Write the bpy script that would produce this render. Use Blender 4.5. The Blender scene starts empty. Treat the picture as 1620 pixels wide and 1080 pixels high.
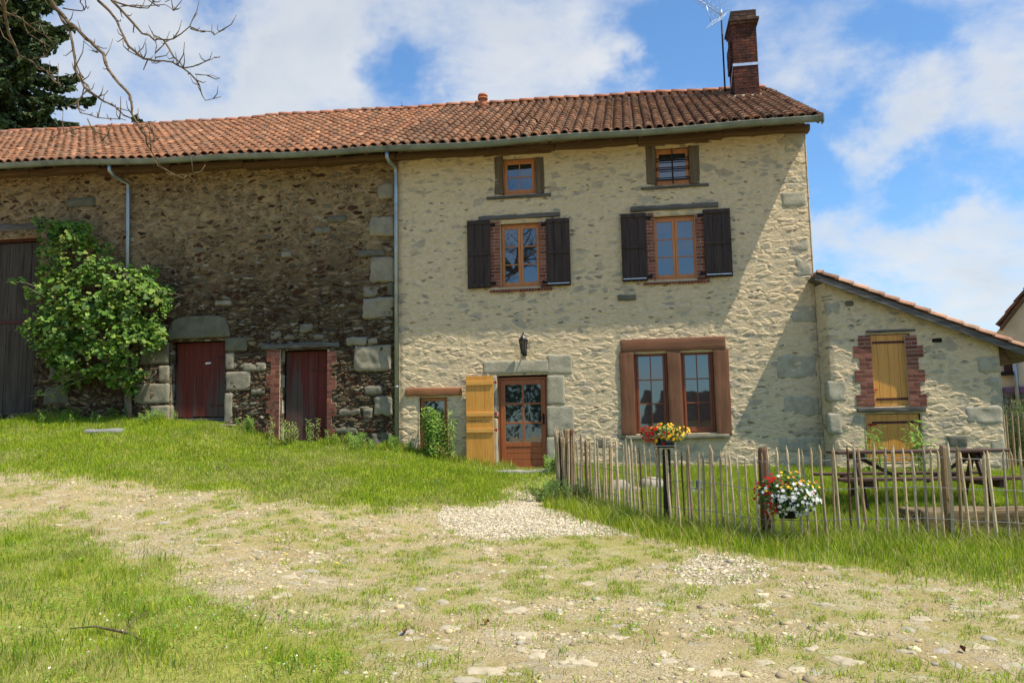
import bpy, math, random
import numpy as np
from mathutils import Matrix, Vector
random.seed(7)
RNG = np.random.default_rng(7)
R = math.radians
S = bpy.context.scene
COL = S.collection

# ------------------------------------------------------------------ camera
F = 1300.0; PITCH = R(6.55); ROLL = .0185; YAW = R(8.3)
CAM = np.array([2.226, -17.06, 1.55])
fw = np.array([-math.sin(YAW)*math.cos(PITCH), math.cos(YAW)*math.cos(PITCH), math.sin(PITCH)])
r0 = np.array([math.cos(YAW), math.sin(YAW), 0.0]); u0 = np.cross(r0, fw)
rt = r0*math.cos(ROLL) - u0*math.sin(ROLL); up = u0*math.cos(ROLL) + r0*math.sin(ROLL)
cd = bpy.data.cameras.new('camera'); cam = bpy.data.objects.new('camera', cd); COL.objects.link(cam)
cam.matrix_world = Matrix(((rt[0], up[0], -fw[0], CAM[0]), (rt[1], up[1], -fw[1], CAM[1]), (rt[2], up[2], -fw[2], CAM[2]), (0, 0, 0, 1)))
cd.sensor_width = 36; cd.lens = F/1620*36; cd.clip_start = .05; cd.clip_end = 3000
S.camera = cam

# ------------------------------------------------------------------ node helper
class NT:
    def __init__(s, nt): s.nt = nt; s.nt.nodes.clear()
    def n(s, t, **k):
        x = s.nt.nodes.new(t)
        for a, b in k.items(): setattr(x, a, b)
        return x
    def put(s, sock, v):
        if v is None: return
        if isinstance(v, bpy.types.NodeSocket): s.nt.links.new(v, sock)
        elif isinstance(v, (tuple, list)) and sock.type == 'RGBA' and len(v) == 3: sock.default_value = (*v, 1)
        else: sock.default_value = v
    def m(s, op, a, b=0.0, c=None):
        x = s.n('ShaderNodeMath', operation=op); s.put(x.inputs[0], a); s.put(x.inputs[1], b)
        if c is not None: s.put(x.inputs[2], c)
        return x.outputs[0]
    def v(s, op, a, b=(0, 0, 0), scale=None):
        x = s.n('ShaderNodeVectorMath', operation=op); s.put(x.inputs[0], a); s.put(x.inputs[1], b)
        if scale is not None: s.put(x.inputs['Scale'], scale)
        return x.outputs['Value'] if op in ('DOT_PRODUCT', 'LENGTH', 'DISTANCE') else x.outputs['Vector']
    def obj(s): return s.n('ShaderNodeTexCoord').outputs['Object']
    def sep(s, v):
        x = s.n('ShaderNodeSeparateXYZ'); s.put(x.inputs[0], v); return x.outputs
    def comb(s, a, b, c):
        x = s.n('ShaderNodeCombineXYZ'); s.put(x.inputs[0], a); s.put(x.inputs[1], b); s.put(x.inputs[2], c); return x.outputs[0]
    def noise(s, vec, scale, detail=4, rough=.55, color=False, dist=0.0):
        x = s.n('ShaderNodeTexNoise'); s.put(x.inputs['Vector'], vec); x.inputs['Scale'].default_value = scale
        x.inputs['Detail'].default_value = detail; x.inputs['Roughness'].default_value = rough; x.inputs['Distortion'].default_value = dist
        return x.outputs['Color'] if color else x.outputs['Fac']
    def vor(s, vec, scale, feature='F1', dim='3D', rnd=1.0):
        x = s.n('ShaderNodeTexVoronoi', feature=feature, voronoi_dimensions=dim); s.put(x.inputs['Vector'], vec)
        x.inputs['Scale'].default_value = scale; x.inputs['Randomness'].default_value = rnd; return x.outputs
    def mr(s, v, a, b, c=0.0, d=1.0, smooth=False):
        x = s.n('ShaderNodeMapRange', interpolation_type='SMOOTHSTEP' if smooth else 'LINEAR')
        for i, q in enumerate((v, a, b, c, d)): s.put(x.inputs[i], q)
        return x.outputs[0]
    def mix(s, f, a, b, mode='MIX'):
        x = s.n('ShaderNodeMix', data_type='RGBA', blend_type=mode); s.put(x.inputs[0], f); s.put(x.inputs[6], a); s.put(x.inputs[7], b); return x.outputs[2]
    def ramp(s, f, stops, const=False):
        x = s.n('ShaderNodeValToRGB'); s.put(x.inputs[0], f); e = x.color_ramp.elements
        x.color_ramp.interpolation = 'CONSTANT' if const else 'LINEAR'
        while len(e) < len(stops): e.new(.5)
        for i, (p, c) in enumerate(stops): e[i].position = p; e[i].color = (*c, 1)
        return x.outputs[0]
    def attr(s, name):
        return s.n('ShaderNodeAttribute', attribute_name=name).outputs
    def bsdf(s, col, rough=.9, bump=None, bstr=.5, bdist=.01, spec=.3, metal=0.0, normal=None):
        x = s.n('ShaderNodeBsdfPrincipled'); s.put(x.inputs['Base Color'], col); s.put(x.inputs['Roughness'], rough)
        x.inputs['Specular IOR Level'].default_value = spec; s.put(x.inputs['Metallic'], metal)
        if bump is not None:
            b = s.n('ShaderNodeBump'); s.put(b.inputs['Height'], bump); b.inputs['Strength'].default_value = bstr; b.inputs['Distance'].default_value = bdist
            s.nt.links.new(b.outputs[0], x.inputs['Normal'])
        return x
    def out(s, sh, disp=None):
        o = s.n('ShaderNodeOutputMaterial'); s.nt.links.new(sh.outputs[0] if hasattr(sh, 'outputs') else sh, o.inputs[0])
        if disp is not None: s.nt.links.new(disp, o.inputs[2])

# ------------------------------------------------------------------ world: Nishita sky and clouds by direction
SUN = np.array([2.6, -1.0, 4.9]); SUN = SUN/np.linalg.norm(SUN)
SUN_EL = math.asin(SUN[2]); SUN_AZ = math.atan2(SUN[0], SUN[1])
def raydir(px, py):
    d = fw*F + rt*(px-810) - up*(py-540); return d/np.linalg.norm(d)
W = bpy.data.worlds.new('World'); S.world = W; W.use_nodes = True
w = NT(W.node_tree)
sky = w.n('ShaderNodeTexSky', sky_type='NISHITA', sun_disc=False, sun_elevation=SUN_EL, sun_rotation=SUN_AZ, air_density=1.0, dust_density=.6, ozone_density=1.6)
d = w.n('ShaderNodeTexCoord').outputs['Generated']
d = w.v('NORMALIZE', d)
dx, dy, dz = w.sep(d)
den = w.m('ADD', w.m('MAXIMUM', dz, 0.0), .28)
pl = w.comb(w.m('DIVIDE', dx, den), w.m('DIVIDE', dy, den), w.m('MULTIPLY', dz, .6))
warp = w.v('SCALE', w.v('SUBTRACT', w.noise(pl, 2.2, 3, .5, True), (.5, .5, .5)), scale=.35)
plw = w.v('ADD', pl, warp)
n1 = w.noise(plw, 2.3, 9, .62)
n2 = w.noise(pl, 7.0, 6, .6)
cov = w.m('ADD', w.m('MULTIPLY', n1, 1.0), w.m('MULTIPLY', w.m('SUBTRACT', n2, .2), .42))
# broad cloud banks and clear gaps, by direction
BLOBS = [(250, 60, .30, .20), (420, 120, .28, .16), (330, 30, .08, -.26), (220, 90, .06, -.14), (600, 60, .06, -.14), (540, 150, .06, -.12), (450, 20, .05, -.12), (1000, 30, .05, -.12), (560, 60, .18, .10), (900, 60, .20, .30), (760, 120, .12, .14), (960, 110, .10, .16), (640, 118, .075, -.30), (1090, 85, .085, -.42), (355, 48, .06, -.12),
         (1090, 15, .10, .12), (1260, 90, .12, .22), (1395, 235, .085, .30), (1310, 190, .08, -.22), (1560, 150, .10, .12), (1420, 60, .08, -.16), (1530, 240, .07, -.22), (1350, 340, .06, -.04), (1540, 60, .14, .10),
         (1350, 390, .10, .20), (1480, 420, .16, .20), (1580, 370, .12, .14), (1400, 330, .05, -.12), (1600, 250, .06, -.15), (1240, 20, .06, -.12), (1480, 120, .05, -.10), (1310, 300, .07, -.24), (1450, 300, .07, -.22)]
acc = None
dwp = w.v('ADD', d, w.v('SCALE', w.v('SUBTRACT', w.noise(d, 7.0, 5, .6, True), (.5, .5, .5)), scale=.20))
for (px, py, rad, a) in BLOBS:
    q = raydir(px, py)
    dist = w.v('DISTANCE', dwp, tuple(q))
    g = w.mr(dist, 0.0, rad, a, 0.0, True)
    acc = g if acc is None else w.m('ADD', acc, g)
cov = w.m('ADD', cov, acc)
mask = w.mr(cov, .54, 1.0, 0, 1, True)
shade = w.mr(w.noise(w.v('ADD', plw, (.05, -.08, .1)), 3.1, 6, .6), .3, .72, 0, 1)
thick = w.mr(cov, .65, 1.05, 0, 1)
cc = w.mix(w.m('MULTIPLY', thick, w.m('SUBTRACT', 1.0, shade)), (7.1, 7.15, 7.1), (4.9, 5.35, 5.9))
blue = w.mix(1.0, sky.outputs[0], (.98, 1.38, 1.66), 'MULTIPLY')
base = w.mix(w.m('MULTIPLY', mask, .86), blue, cc)
bg = w.n('ShaderNodeBackground'); w.put(bg.inputs[0], base); bg.inputs[1].default_value = .092
w.nt.links.new(bg.outputs[0], w.n('ShaderNodeOutputWorld').inputs[0])

# ------------------------------------------------------------------ sun
sl = bpy.data.lights.new('sun', 'SUN'); sl.energy = 5.0; sl.angle = R(.53); sl.color = (1.0, .925, .79)
so = bpy.data.objects.new('sun', sl); COL.objects.link(so); so.location = (20, -10, 40)
so.rotation_euler = Vector(SUN).to_track_quat('Z', 'Y').to_euler()

S.view_settings.view_transform = 'Standard'; S.view_settings.look = 'None'; S.view_settings.exposure = .43; S.view_settings.gamma = 1
S.render.engine = 'CYCLES'; S.cycles.use_denoising = True; S.cycles.max_bounces = 6; S.cycles.transparent_max_bounces = 6
try: S.cycles.denoiser = 'OPENIMAGEDENOISE'
except Exception: pass

# ------------------------------------------------------------------ measuring helpers
def P(px, py, y=0.0):
    dd = raydir(px, py); t = (y-CAM[1])/dd[1]; p = CAM + dd*t; return float(p[0]), float(p[2])
def PR(x0, y0, x1, y1, y=0.0):
    a = P(x0, y1, y); b = P(x1, y0, y); return a[0], b[0], a[1], b[1]     # X0,X1,Z0,Z1
def zf(x): return np.interp(x, [-16, -12, -8, -6.7, -5.4, -4.2, -2.8, -1.5, -.3, 6, 12], [2.2, 2.12, 2.02, 1.92, 1.5, 1.46, 1.34, 1.06, .86, .74, .6])
def hash3(ix, iy, iz, seed=0):
    h = (ix*374761393 + iy*668265263 + iz*2147483647 + seed*1274126177) & 0xffffffff
    h = ((h ^ (h >> 13))*1274126177) & 0xffffffff
    h = (h ^ (h >> 16)) & 0xffffffff
    return h/4294967295.0
def noise3(x, y, z=0.0, seed=0):
    x = np.asarray(x, float); y = np.asarray(y, float); z = np.zeros_like(x)+z
    ix = np.floor(x).astype(np.int64); iy = np.floor(y).astype(np.int64); iz = np.floor(z).astype(np.int64)
    fx = x-ix; fy = y-iy; fz = z-iz
    fx = fx*fx*(3-2*fx); fy = fy*fy*(3-2*fy); fz = fz*fz*(3-2*fz)
    r = 0
    for a in (0, 1):
        for b in (0, 1):
            for c in (0, 1):
                r = r + hash3(ix+a, iy+b, iz+c, seed)*(fx if a else 1-fx)*(fy if b else 1-fy)*(fz if c else 1-fz)
    return r
def fbm(x, y, sc, seed=0, oct=3):
    r = 0; a = 1; t = 0
    for i in range(oct):
        r = r + a*noise3(x*sc, y*sc, 0, seed+i*17); t += a; a *= .5; sc = sc*2.03
    return r/t
def H(x, y):
    x = np.asarray(x, float); y = np.asarray(y, float)
    t = np.clip((y+17)/17, 0, 1)
    h = zf(x)*t**2
    near = np.clip(1-np.abs(y+7)/16, 0, 1)
    h = h + (fbm(x, y, .8, 3, 2)-.5)*.10*near*np.clip(-y, 0, 1)
    h = h + (fbm(x, y, 5.0, 9, 2)-.5)*.022
    return h
def Hs(x, y): return float(H(x, y))
def G(px, py):
    dd = raydir(px, py); t = 3.0
    while t < 60:
        p = CAM + dd*t
        if p[2] < zf(p[0])*min(max((p[1]+17)/17, 0), 1)**2: return float(p[0]), float(p[1])
        t += .02
    return float(p[0]), float(p[1])

# ------------------------------------------------------------------ mesh helpers
class MB:
    def __init__(s): s.v = []; s.f = []; s.c = []; s.sm = False
    def add(s, vs, fs, col=(1, 1, 1)):
        o = len(s.v); s.v += [tuple(map(float, p)) for p in vs]
        for f in fs: s.f.append(tuple(i+o for i in f)); s.c.append(col)
    def box(s, x0, x1, y0, y1, z0, z1, col=(1, 1, 1), m=None):
        vs = [(x, y, z) for z in (z0, z1) for y in (y0, y1) for x in (x0, x1)]
        if m is not None: vs = [tuple(m @ Vector(v)) for v in vs]
        s.add(vs, [(0, 2, 3, 1), (4, 5, 7, 6), (0, 1, 5, 4), (2, 6, 7, 3), (0, 4, 6, 2), (1, 3, 7, 5)], col)
    def tube(s, pts, rad, seg=8, col=(1, 1, 1), cap=True):
        pts = [np.array(p, float) for p in pts]; n = len(pts)
        if not hasattr(rad, '__len__'): rad = [rad]*n
        ref = None; vs = []
        for i, p in enumerate(pts):
            t = pts[min(i+1, n-1)]-pts[max(i-1, 0)]; t = t/(np.linalg.norm(t)+1e-9)
            if ref is None:
                ref = np.array([0, 0, 1.]) if abs(t[2]) < .9 else np.array([1., 0, 0])
            a = np.cross(t, ref); a /= np.linalg.norm(a)+1e-9; b = np.cross(t, a); ref = np.cross(a, t)
            for k in range(seg):
                w_ = 2*math.pi*k/seg; vs.append(p + rad[i]*(math.cos(w_)*a + math.sin(w_)*b))
        fs = [(i*seg+k, i*seg+(k+1) % seg, (i+1)*seg+(k+1) % seg, (i+1)*seg+k) for i in range(n-1) for k in range(seg)]
        if cap: fs += [tuple(range(seg-1, -1, -1)), tuple((n-1)*seg+k for k in range(seg))]
        s.add(vs, fs, col)
    def rbox(s, lo, hi, r=.02, amp=.01, seed=0, step=.06, col=(1, 1, 1), fr=6.0):
        lo = np.array(lo, float); hi = np.array(hi, float); keys = {}; vs = []; fs = []
        r = min(r, float(min(hi-lo))*.45)
        def vid(p):
            k = tuple(np.round(p, 4))
            if k not in keys: keys[k] = len(vs); vs.append(p)
            return keys[k]
        for ax in range(3):
            u, v = (ax+1) % 3, (ax+2) % 3
            nu = max(2, int((hi[u]-lo[u])/step)); nv = max(2, int((hi[v]-lo[v])/step))
            cu = np.concatenate([[lo[u]], np.linspace(lo[u]+r, hi[u]-r, nu), [hi[u]]]); cv = np.concatenate([[lo[v]], np.linspace(lo[v]+r, hi[v]-r, nv), [hi[v]]])
            for side in (0, 1):
                idx = []
                for a in cu:
                    row = []
                    for b in cv:
                        p = np.zeros(3); p[ax] = (lo, hi)[side][ax]; p[u] = a; p[v] = b; row.append(vid(p))
                    idx.append(row)
                for i in range(len(cu)-1):
                    for j in range(len(cv)-1):
                        q = (idx[i][j], idx[i+1][j], idx[i+1][j+1], idx[i][j+1])
                        fs.append(q if side else q[::-1])
        V = np.array(vs); q = np.clip(V, lo+r, hi-r); dd = V-q; ln = np.linalg.norm(dd, axis=1, keepdims=True)+1e-9
        V = q + dd/ln*r; nn = dd/ln
        k = noise3(V[:, 0]*fr+seed*3.1, V[:, 1]*fr, V[:, 2]*fr, seed)-.5 + .5*(noise3(V[:, 0]*fr*2.7, V[:, 1]*fr*2.7, V[:, 2]*fr*2.7, seed+5)-.5)
        s.add(V + nn*(k*amp*2)[:, None], fs, col)
    def build(s, name, mat, parent=None, smooth=False, bevel=0, **tags):
        me = bpy.data.meshes.new(name); me.from_pydata(s.v, [], s.f); me.update()
        ca = me.color_attributes.new('Col', 'FLOAT_COLOR', 'CORNER')
        tot = np.array([len(f) for f in s.f]); arr = np.ones((int(tot.sum()), 4)); arr[:, :3] = np.repeat(np.array(s.c, float), tot, axis=0)
        ca.data.foreach_set('color', arr.ravel())
        if smooth: me.shade_smooth()
        me.materials.append(mat)
        return link(name, me, parent, bevel, **tags)
def link(name, me, parent=None, bevel=0, **tags):
    o = bpy.data.objects.new(name, me); COL.objects.link(o)
    if parent is not None:
        o.parent = parent
        off = WORLD.get(parent.name, (0, 0, 0)); o.matrix_parent_inverse = Matrix.Translation(Vector(off)).inverted()
    WORLD[o.name] = (0, 0, 0)
    if bevel:
        b = o.modifiers.new('bevel', 'BEVEL'); b.width = bevel; b.segments = 1; b.limit_method = 'ANGLE'
    for k, v in tags.items(): o[k] = v
    return o
WORLD = {}
def thing(name, loc, label, cat, group=None):
    o = bpy.data.objects.new(name, None); COL.objects.link(o); o.location = loc; o.empty_display_size = .2
    WORLD[o.name] = tuple(loc); o['label'] = label; o['category'] = cat
    if group: o['group'] = group
    return o
def fast_mesh(name, V, T, C, mat, parent=None, smooth=False, **tags):
    """triangle mesh from numpy arrays, colour per vertex"""
    me = bpy.data.meshes.new(name); V = np.asarray(V, np.float32); T = np.asarray(T, np.int32)
    me.vertices.add(len(V)); me.vertices.foreach_set('co', V.ravel())
    me.loops.add(T.size); me.loops.foreach_set('vertex_index', T.ravel())
    me.polygons.add(len(T)); me.polygons.foreach_set('loop_start', np.arange(0, T.size, 3, dtype=np.int32))
    me.update(calc_edges=True)
    ca = me.color_attributes.new('Col', 'FLOAT_COLOR', 'POINT'); c4 = np.ones((len(V), 4), np.float32); c4[:, :3] = C
    ca.data.foreach_set('color', c4.ravel())
    if smooth: me.shade_smooth()
    me.materials.append(mat)
    return link(name, me, parent, **tags)

# ------------------------------------------------------------------ materials
def mat(name):
    m = bpy.data.materials.new(name); m.use_nodes = True; return m, NT(m.node_tree)
def simple(name, col, rough=.8, ns=8, var=.25, bump=.3, metal=0.0, spec=.3, stretch=(1, 1, 1)):
    m, t = mat(name); o = t.obj(); v = t.v('MULTIPLY', o, stretch)
    n = t.noise(v, ns, 5); dark = tuple(c*(1-var) for c in col); lite = tuple(min(1, c*(1+var)) for c in col)
    c = t.mix(t.mr(n, .3, .7), dark, lite)
    t.out(t.bsdf(c, rough, n, bump, .01, spec, metal)); return m
def wall_coords(t):
    x, y, z = t.sep(t.obj()); return t.comb(t.m('ADD', x, t.m('MULTIPLY', y, .97)), 0.0, z), z
def house_wall(name, seed=0.0, grey=.62):
    m, t = mat(name); v, z = wall_coords(t); v = t.v('ADD', v, (seed, 0, seed*.37))
    wz = t.v('SCALE', t.v('SUBTRACT', t.noise(v, 2.6, 3, .5, True), (.5, .5, .5)), scale=.16)
    a = t.v('MULTIPLY', t.v('ADD', v, wz), (3.9, 1, 9.0))
    e = t.vor(a, 1.0, 'DISTANCE_TO_EDGE')['Distance']; rc = t.sep(t.vor(a, 1.0)['Color'])
    big = t.m('GREATER_THAN', rc[0], grey)
    patch = t.mr(t.noise(v, 1.9, 3), .42, .58)
    fine = t.noise(v, 22, 5, .65)
    ed = t.m('ADD', e, t.m('MULTIPLY', t.m('SUBTRACT', fine, .5), .13))
    stone = t.m('MULTIPLY', t.m('MULTIPLY', big, t.mr(ed, .13, .24, 0, 1, True)), t.mr(patch, 0, 1, .35, 1))
    e3 = t.vor(t.v('MULTIPLY', t.v('ADD', v, t.v('SCALE', wz, scale=1.4)), (2.3, 1, 4.9)), 1.0, 'DISTANCE_TO_EDGE')['Distance']; rc3 = t.sep(t.vor(t.v('MULTIPLY', t.v('ADD', v, t.v('SCALE', wz, scale=1.4)), (2.3, 1, 4.9)), 1.0)['Color'])
    ed3 = t.m('ADD', e3, t.m('MULTIPLY', t.m('SUBTRACT', t.noise(v, 9, 5, .65), .5), .22)); big3 = t.m('MULTIPLY', t.m('GREATER_THAN', rc3[0], .70), t.mr(ed3, .12, .27, 0, .8, True)); stone = t.m('MAXIMUM', stone, big3)
    b = t.v('MULTIPLY', t.v('ADD', v, t.v('SCALE', wz, scale=.6)), (7.5, 1, 21))
    e2 = t.vor(b, 1.0, 'DISTANCE_TO_EDGE')['Distance']; rc2 = t.sep(t.vor(b, 1.0)['Color'])
    slot = t.m('MULTIPLY', t.m('GREATER_THAN', rc2[0], .88), t.mr(t.m('ADD', e2, t.m('MULTIPLY', t.m('SUBTRACT', fine, .5), .2)), .10, .22))
    slotd = t.m('MULTIPLY', slot, t.m('GREATER_THAN', rc2[1], .45))
    broad = t.noise(v, .9, 3); mid = t.noise(t.v('MULTIPLY', v, (1, 1, 1.6)), 8.0, 6, .66)
    mort = t.mix(t.mr(mid, .3, .7), (.49, .375, .225), (.68, .54, .345))
    mort = t.mix(t.mr(broad, .35, .7, 0, .35), mort, (.61, .48, .30))
    sc = t.ramp(rc[1], [(0, (.20, .20, .175)), (.35, (.30, .285, .235)), (.6, (.24, .195, .14)), (.85, (.36, .33, .265))])
    sc = t.mix(t.mr(fine, .35, .7, 0, .6), sc, (.16, .15, .13))
    c = t.mix(t.m('MULTIPLY', stone, .68), mort, sc)
    dk = t.ramp(rc2[2], [(0, (.09, .065, .05)), (.5, (.20, .15, .10)), (.8, (.30, .29, .26))])
    c = t.mix(t.m('MULTIPLY', slot, .75), c, dk)
    c = t.mix(t.mr(t.noise(v, 45, 3), .45, .8, 0, .35), c, t.mix(1.0, c, (.6, .57, .52), 'MULTIPLY'))
    lump = t.vor(t.v('MULTIPLY', t.v('ADD', v, t.v('SCALE', wz, scale=.8)), (8.5, 1, 17.0)), 1.0, 'SMOOTH_F1')['Distance']
    h = t.m('MULTIPLY', t.m('MULTIPLY', t.mr(ed, .02, .22, 0, 1, True), t.m('GREATER_THAN', rc[2], .40)), .85)
    h = t.m('ADD', h, t.m('MULTIPLY', t.m('SUBTRACT', .7, lump), .55))
    h = t.m('ADD', h, t.m('MULTIPLY', mid, 1.5)); h = t.m('ADD', h, t.m('MULTIPLY', fine, .75))
    h = t.m('SUBTRACT', h, t.m('MULTIPLY', slotd, .55)); h = t.m('SUBTRACT', h, t.m('MULTIPLY', stone, .15))
    dn = t.n('ShaderNodeDisplacement'); t.put(dn.inputs['Height'], t.m('MULTIPLY', h, t.attr('dm')['Fac'])); dn.inputs['Midlevel'].default_value = 1.2; dn.inputs['Scale'].default_value = .0145
    m.displacement_method = 'BOTH'; t.out(t.bsdf(c, .93, spec=.15), dn.outputs[0]); return m
def barn_wall(name):
    m, t = mat(name); v, z = wall_coords(t)
    wz = t.v('SCALE', t.v('SUBTRACT', t.noise(v, 3.0, 3, .5, True), (.5, .5, .5)), scale=.2)
    a = t.v('MULTIPLY', t.v('ADD', v, wz), (4.2, 1, 12.5)); fine = t.noise(v, 24, 5, .65)
    sz = t.mr(t.noise(v, 1.3, 2), .42, .6, 0, 1)
    def lay(a):
        e = t.vor(a, 1.0, 'DISTANCE_TO_EDGE')['Distance']; return e, t.sep(t.vor(a, 1.0)['Color'])
    eA, rA = lay(a); eB, rB = lay(t.v('MULTIPLY', a, (1.75, 1, 1.7)))
    pick = t.m('GREATER_THAN', sz, .5)
    def sel(p, q): 
        return t.m('ADD', t.m('MULTIPLY', p, t.m('SUBTRACT', 1.0, pick)), t.m('MULTIPLY', q, pick))
    e = sel(eA, eB); r0_ = sel(rA[0], rB[0]); r1_ = sel(rA[1], rB[1]); r2_ = sel(rA[2], rB[2])
    ed = t.m('ADD', e, t.m('MULTIPLY', t.m('SUBTRACT', fine, .5), .14))
    # mortar gets broader towards the eaves
    topm = t.mr(t.m('ADD', z, t.m('MULTIPLY', t.noise(v, 1.1, 4), 3.0)), 5.4, 8.4, 0, 1, True)
    thr = t.m('ADD', .045, t.m('MULTIPLY', topm, .045))
    thr2 = t.m('ADD', thr, t.m('MULTIPLY', t.m('GREATER_THAN', r2_, .70), t.m('MULTIPLY', topm, .09)))
    st = t.m('MULTIPLY', t.mr(ed, thr2, t.m('ADD', thr2, .09), 0, 1, True), t.mr(t.m('ADD', r1_, t.m('MULTIPLY', topm, -.25)), .0, .12, .5, 1))
    sc = t.ramp(r0_, [(0, (.028, .015, .011)), (.16, (.085, .033, .018)), (.28, (.06, .036, .024)), (.42, (.22, .17, .10)), (.54, (.10, .075, .048)), (.68, (.27, .195, .11)), (.78, (.13, .075, .045)), (.88, (.20, .175, .12)), (.97, (.34, .30, .22))])
    sc = t.mix(t.mr(fine, .35, .7, 0, .6), sc, t.mix(1.0, sc, (.45, .42, .38), 'MULTIPLY'))
    lich = t.mr(t.noise(v, 6.5, 4, .6), .56, .7, 0, .45); sc = t.mix(t.m('MULTIPLY', lich, .5), sc, (.15, .145, .10))
    mo = t.mix(topm, (.10, .074, .045), (.38, .27, .145))
    mo = t.mix(t.mr(t.noise(v, 4.5, 5), .35, .65), t.mix(1.0, mo, (.6, .58, .55), 'MULTIPLY'), mo)
    c = t.mix(st, mo, sc)
    c = t.mix(t.mr(t.noise(v, .55, 4), .4, .65, 0, .2), c, t.mix(1.0, c, (.62, .6, .56), 'MULTIPLY'))
    h = t.m('MULTIPLY', t.mr(ed, 0, .2, 0, 1, True), t.m('ADD', t.m('MULTIPLY', r1_, .9), t.mr(topm, 0, 1, .7, .2)))
    h = t.m('ADD', h, t.m('MULTIPLY', fine, .35)); h = t.m('ADD', h, t.m('MULTIPLY', t.noise(v, 3, 3), .6))
    dn = t.n('ShaderNodeDisplacement'); t.put(dn.inputs['Height'], t.m('MULTIPLY', h, t.attr('dm')['Fac'])); dn.inputs['Midlevel'].default_value = .9; dn.inputs['Scale'].default_value = .038
    m.displacement_method = 'BOTH'; t.out(t.bsdf(c, .93, spec=.15), dn.outputs[0]); return m
def granite(name, col):
    m, t = mat(name); o = t.obj(); n = t.noise(o, 5, 5, .6); s_ = t.noise(o, 120, 2); f = t.noise(o, 30, 4)
    c = t.mix(t.mr(n, .3, .7), tuple(q*.72 for q in col), tuple(q*1.2 for q in col)); c = t.mix(t.mr(s_, .5, .75, 0, .5), c, tuple(q*.5 for q in col))
    c = t.mix(t.mr(t.noise(o, 2.5, 4), .55, .75, 0, .45), c, (.20, .19, .12))
    t.out(t.bsdf(c, .92, t.m('ADD', f, t.m('MULTIPLY', s_, .3)), .8, .012, .15)); return m
def wood(name, a, b, axis=0, rough=.7, spec=.3, sc=1.0, bump=.5, worn=None):
    m, t = mat(name); o = t.obj(); st = [14*sc]*3; st[axis] = .9*sc; v = t.v('MULTIPLY', o, tuple(st))
    n = t.noise(v, 1.0, 6, .65, dist=.4); g = t.noise(v, 3.3, 4, .6)
    c = t.mix(t.mr(n, .3, .7), a, b); c = t.mix(t.mr(g, .5, .75, 0, .5), c, tuple(q*.5 for q in a))
    if worn:
        wc, z0, z1, amt = worn
        z = t.sep(o)[2]; wn = t.noise(v, .45, 4, .6)
        f = t.m('ADD', t.mr(z, z0, z1, amt, -amt), t.m('SUBTRACT', t.m('MULTIPLY', wn, 2.0), 1.0)); c = t.mix(t.mr(f, -.05, .25), c, wc)
    t.out(t.bsdf(c, rough, t.m('ADD', n, g), bump, .006, spec)); return m
def col_mat(name, rough=.85, ns=30, var=.45, bump=.5, lichen=None, spec=.2, trans=0.0):
    m, t = mat(name); o = t.obj(); c = t.attr('Col')['Color']; n = t.noise(o, ns, 5, .6)
    c = t.mix(t.mr(n, .35, .75, 0, var), c, t.mix(1.0, c, (.4, .37, .34), 'MULTIPLY'))
    if lichen: c = t.mix(t.mr(t.noise(o, lichen[1], 5, .65), lichen[2], lichen[3], 0, lichen[4]), c, lichen[0])
    x = t.bsdf(c, rough, n, bump, .006, spec)
    if trans:
        tr = t.n('ShaderNodeBsdfTranslucent'); t.put(tr.inputs[0], t.mix(1.0, c, (1.25, 1.35, .7), 'MULTIPLY')); mx = t.n('ShaderNodeMixShader'); mx.inputs[0].default_value = trans
        t.nt.links.new(x.outputs[0], mx.inputs[1]); t.nt.links.new(tr.outputs[0], mx.inputs[2]); x = mx
    t.out(x); return m
M = {}
M['house'] = house_wall('rendered rubble'); M['shed'] = house_wall('rendered rubble of the shed', 37.0, .45); M['barn'] = barn_wall('dark rubble')
M['granite'] = granite('granite', (.20, .178, .13)); M['granite_pale'] = granite('pale granite', (.28, .245, .175)); M['granite_wall'] = granite('limewashed granite', (.40, .355, .255)); M['granite_dark'] = granite('mossy granite', (.14, .13, .09))
M['mortar'] = simple('mortar', (.42, .36, .25), .95, 14, .3, .6)
M['joinery'] = wood('varnished joinery', (.40, .14, .035), (.52, .20, .06), 2, .45, .4, 1, .25)
M['joinery_dark'] = wood('red brown joinery', (.20, .052, .018), (.29, .085, .03), 2, .4, .4, 1, .25)
M['door_wood'] = wood('door wood', (.27, .07, .018), (.37, .11, .03), 2, .38, .45, 1, .25)
M['oak'] = wood('stained oak frame', (.13, .06, .03), (.24, .10, .048), 0, .7, .25, .8, .6)
M['oak_v'] = wood('stained oak posts', (.13, .06, .03), (.24, .10, .048), 2, .7, .25, .8, .6)
M['pine'] = wood('yellow varnished pine', (.54, .23, .035), (.66, .32, .06), 2, .42, .4, .8, .3)
M['pine_x'] = wood('yellow varnished battens', (.58, .27, .05), (.70, .37, .085), 0, .42, .4, .8, .3)
M['old_timber'] = wood('weathered timber', (.055, .05, .045), (.17, .155, .135), 0, .9, .15, 1, 1.0)
M['brown_timber'] = wood('brown eaves timber', (.085, .05, .028), (.16, .10, .06), 0, .9, .15, 1, .8)
M['brown_timber_v'] = wood('brown jamb timber', (.085, .06, .035), (.17, .125, .08), 2, .9, .15, 1, .8)
M['orange_beam'] = wood('orange brown beam', (.24, .09, .035), (.34, .15, .07), 0, .75, .2, 1, .6)
M['dark_shutter'] = wood('dark shutter boards', (.018, .011, .009), (.06, .038, .028), 2, .7, .3, 1, .5)
M['barn_door'] = wood('grey barn boards', (.042, .034, .028), (.10, .082, .066), 2, .95, .05, 1, .8)
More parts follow.
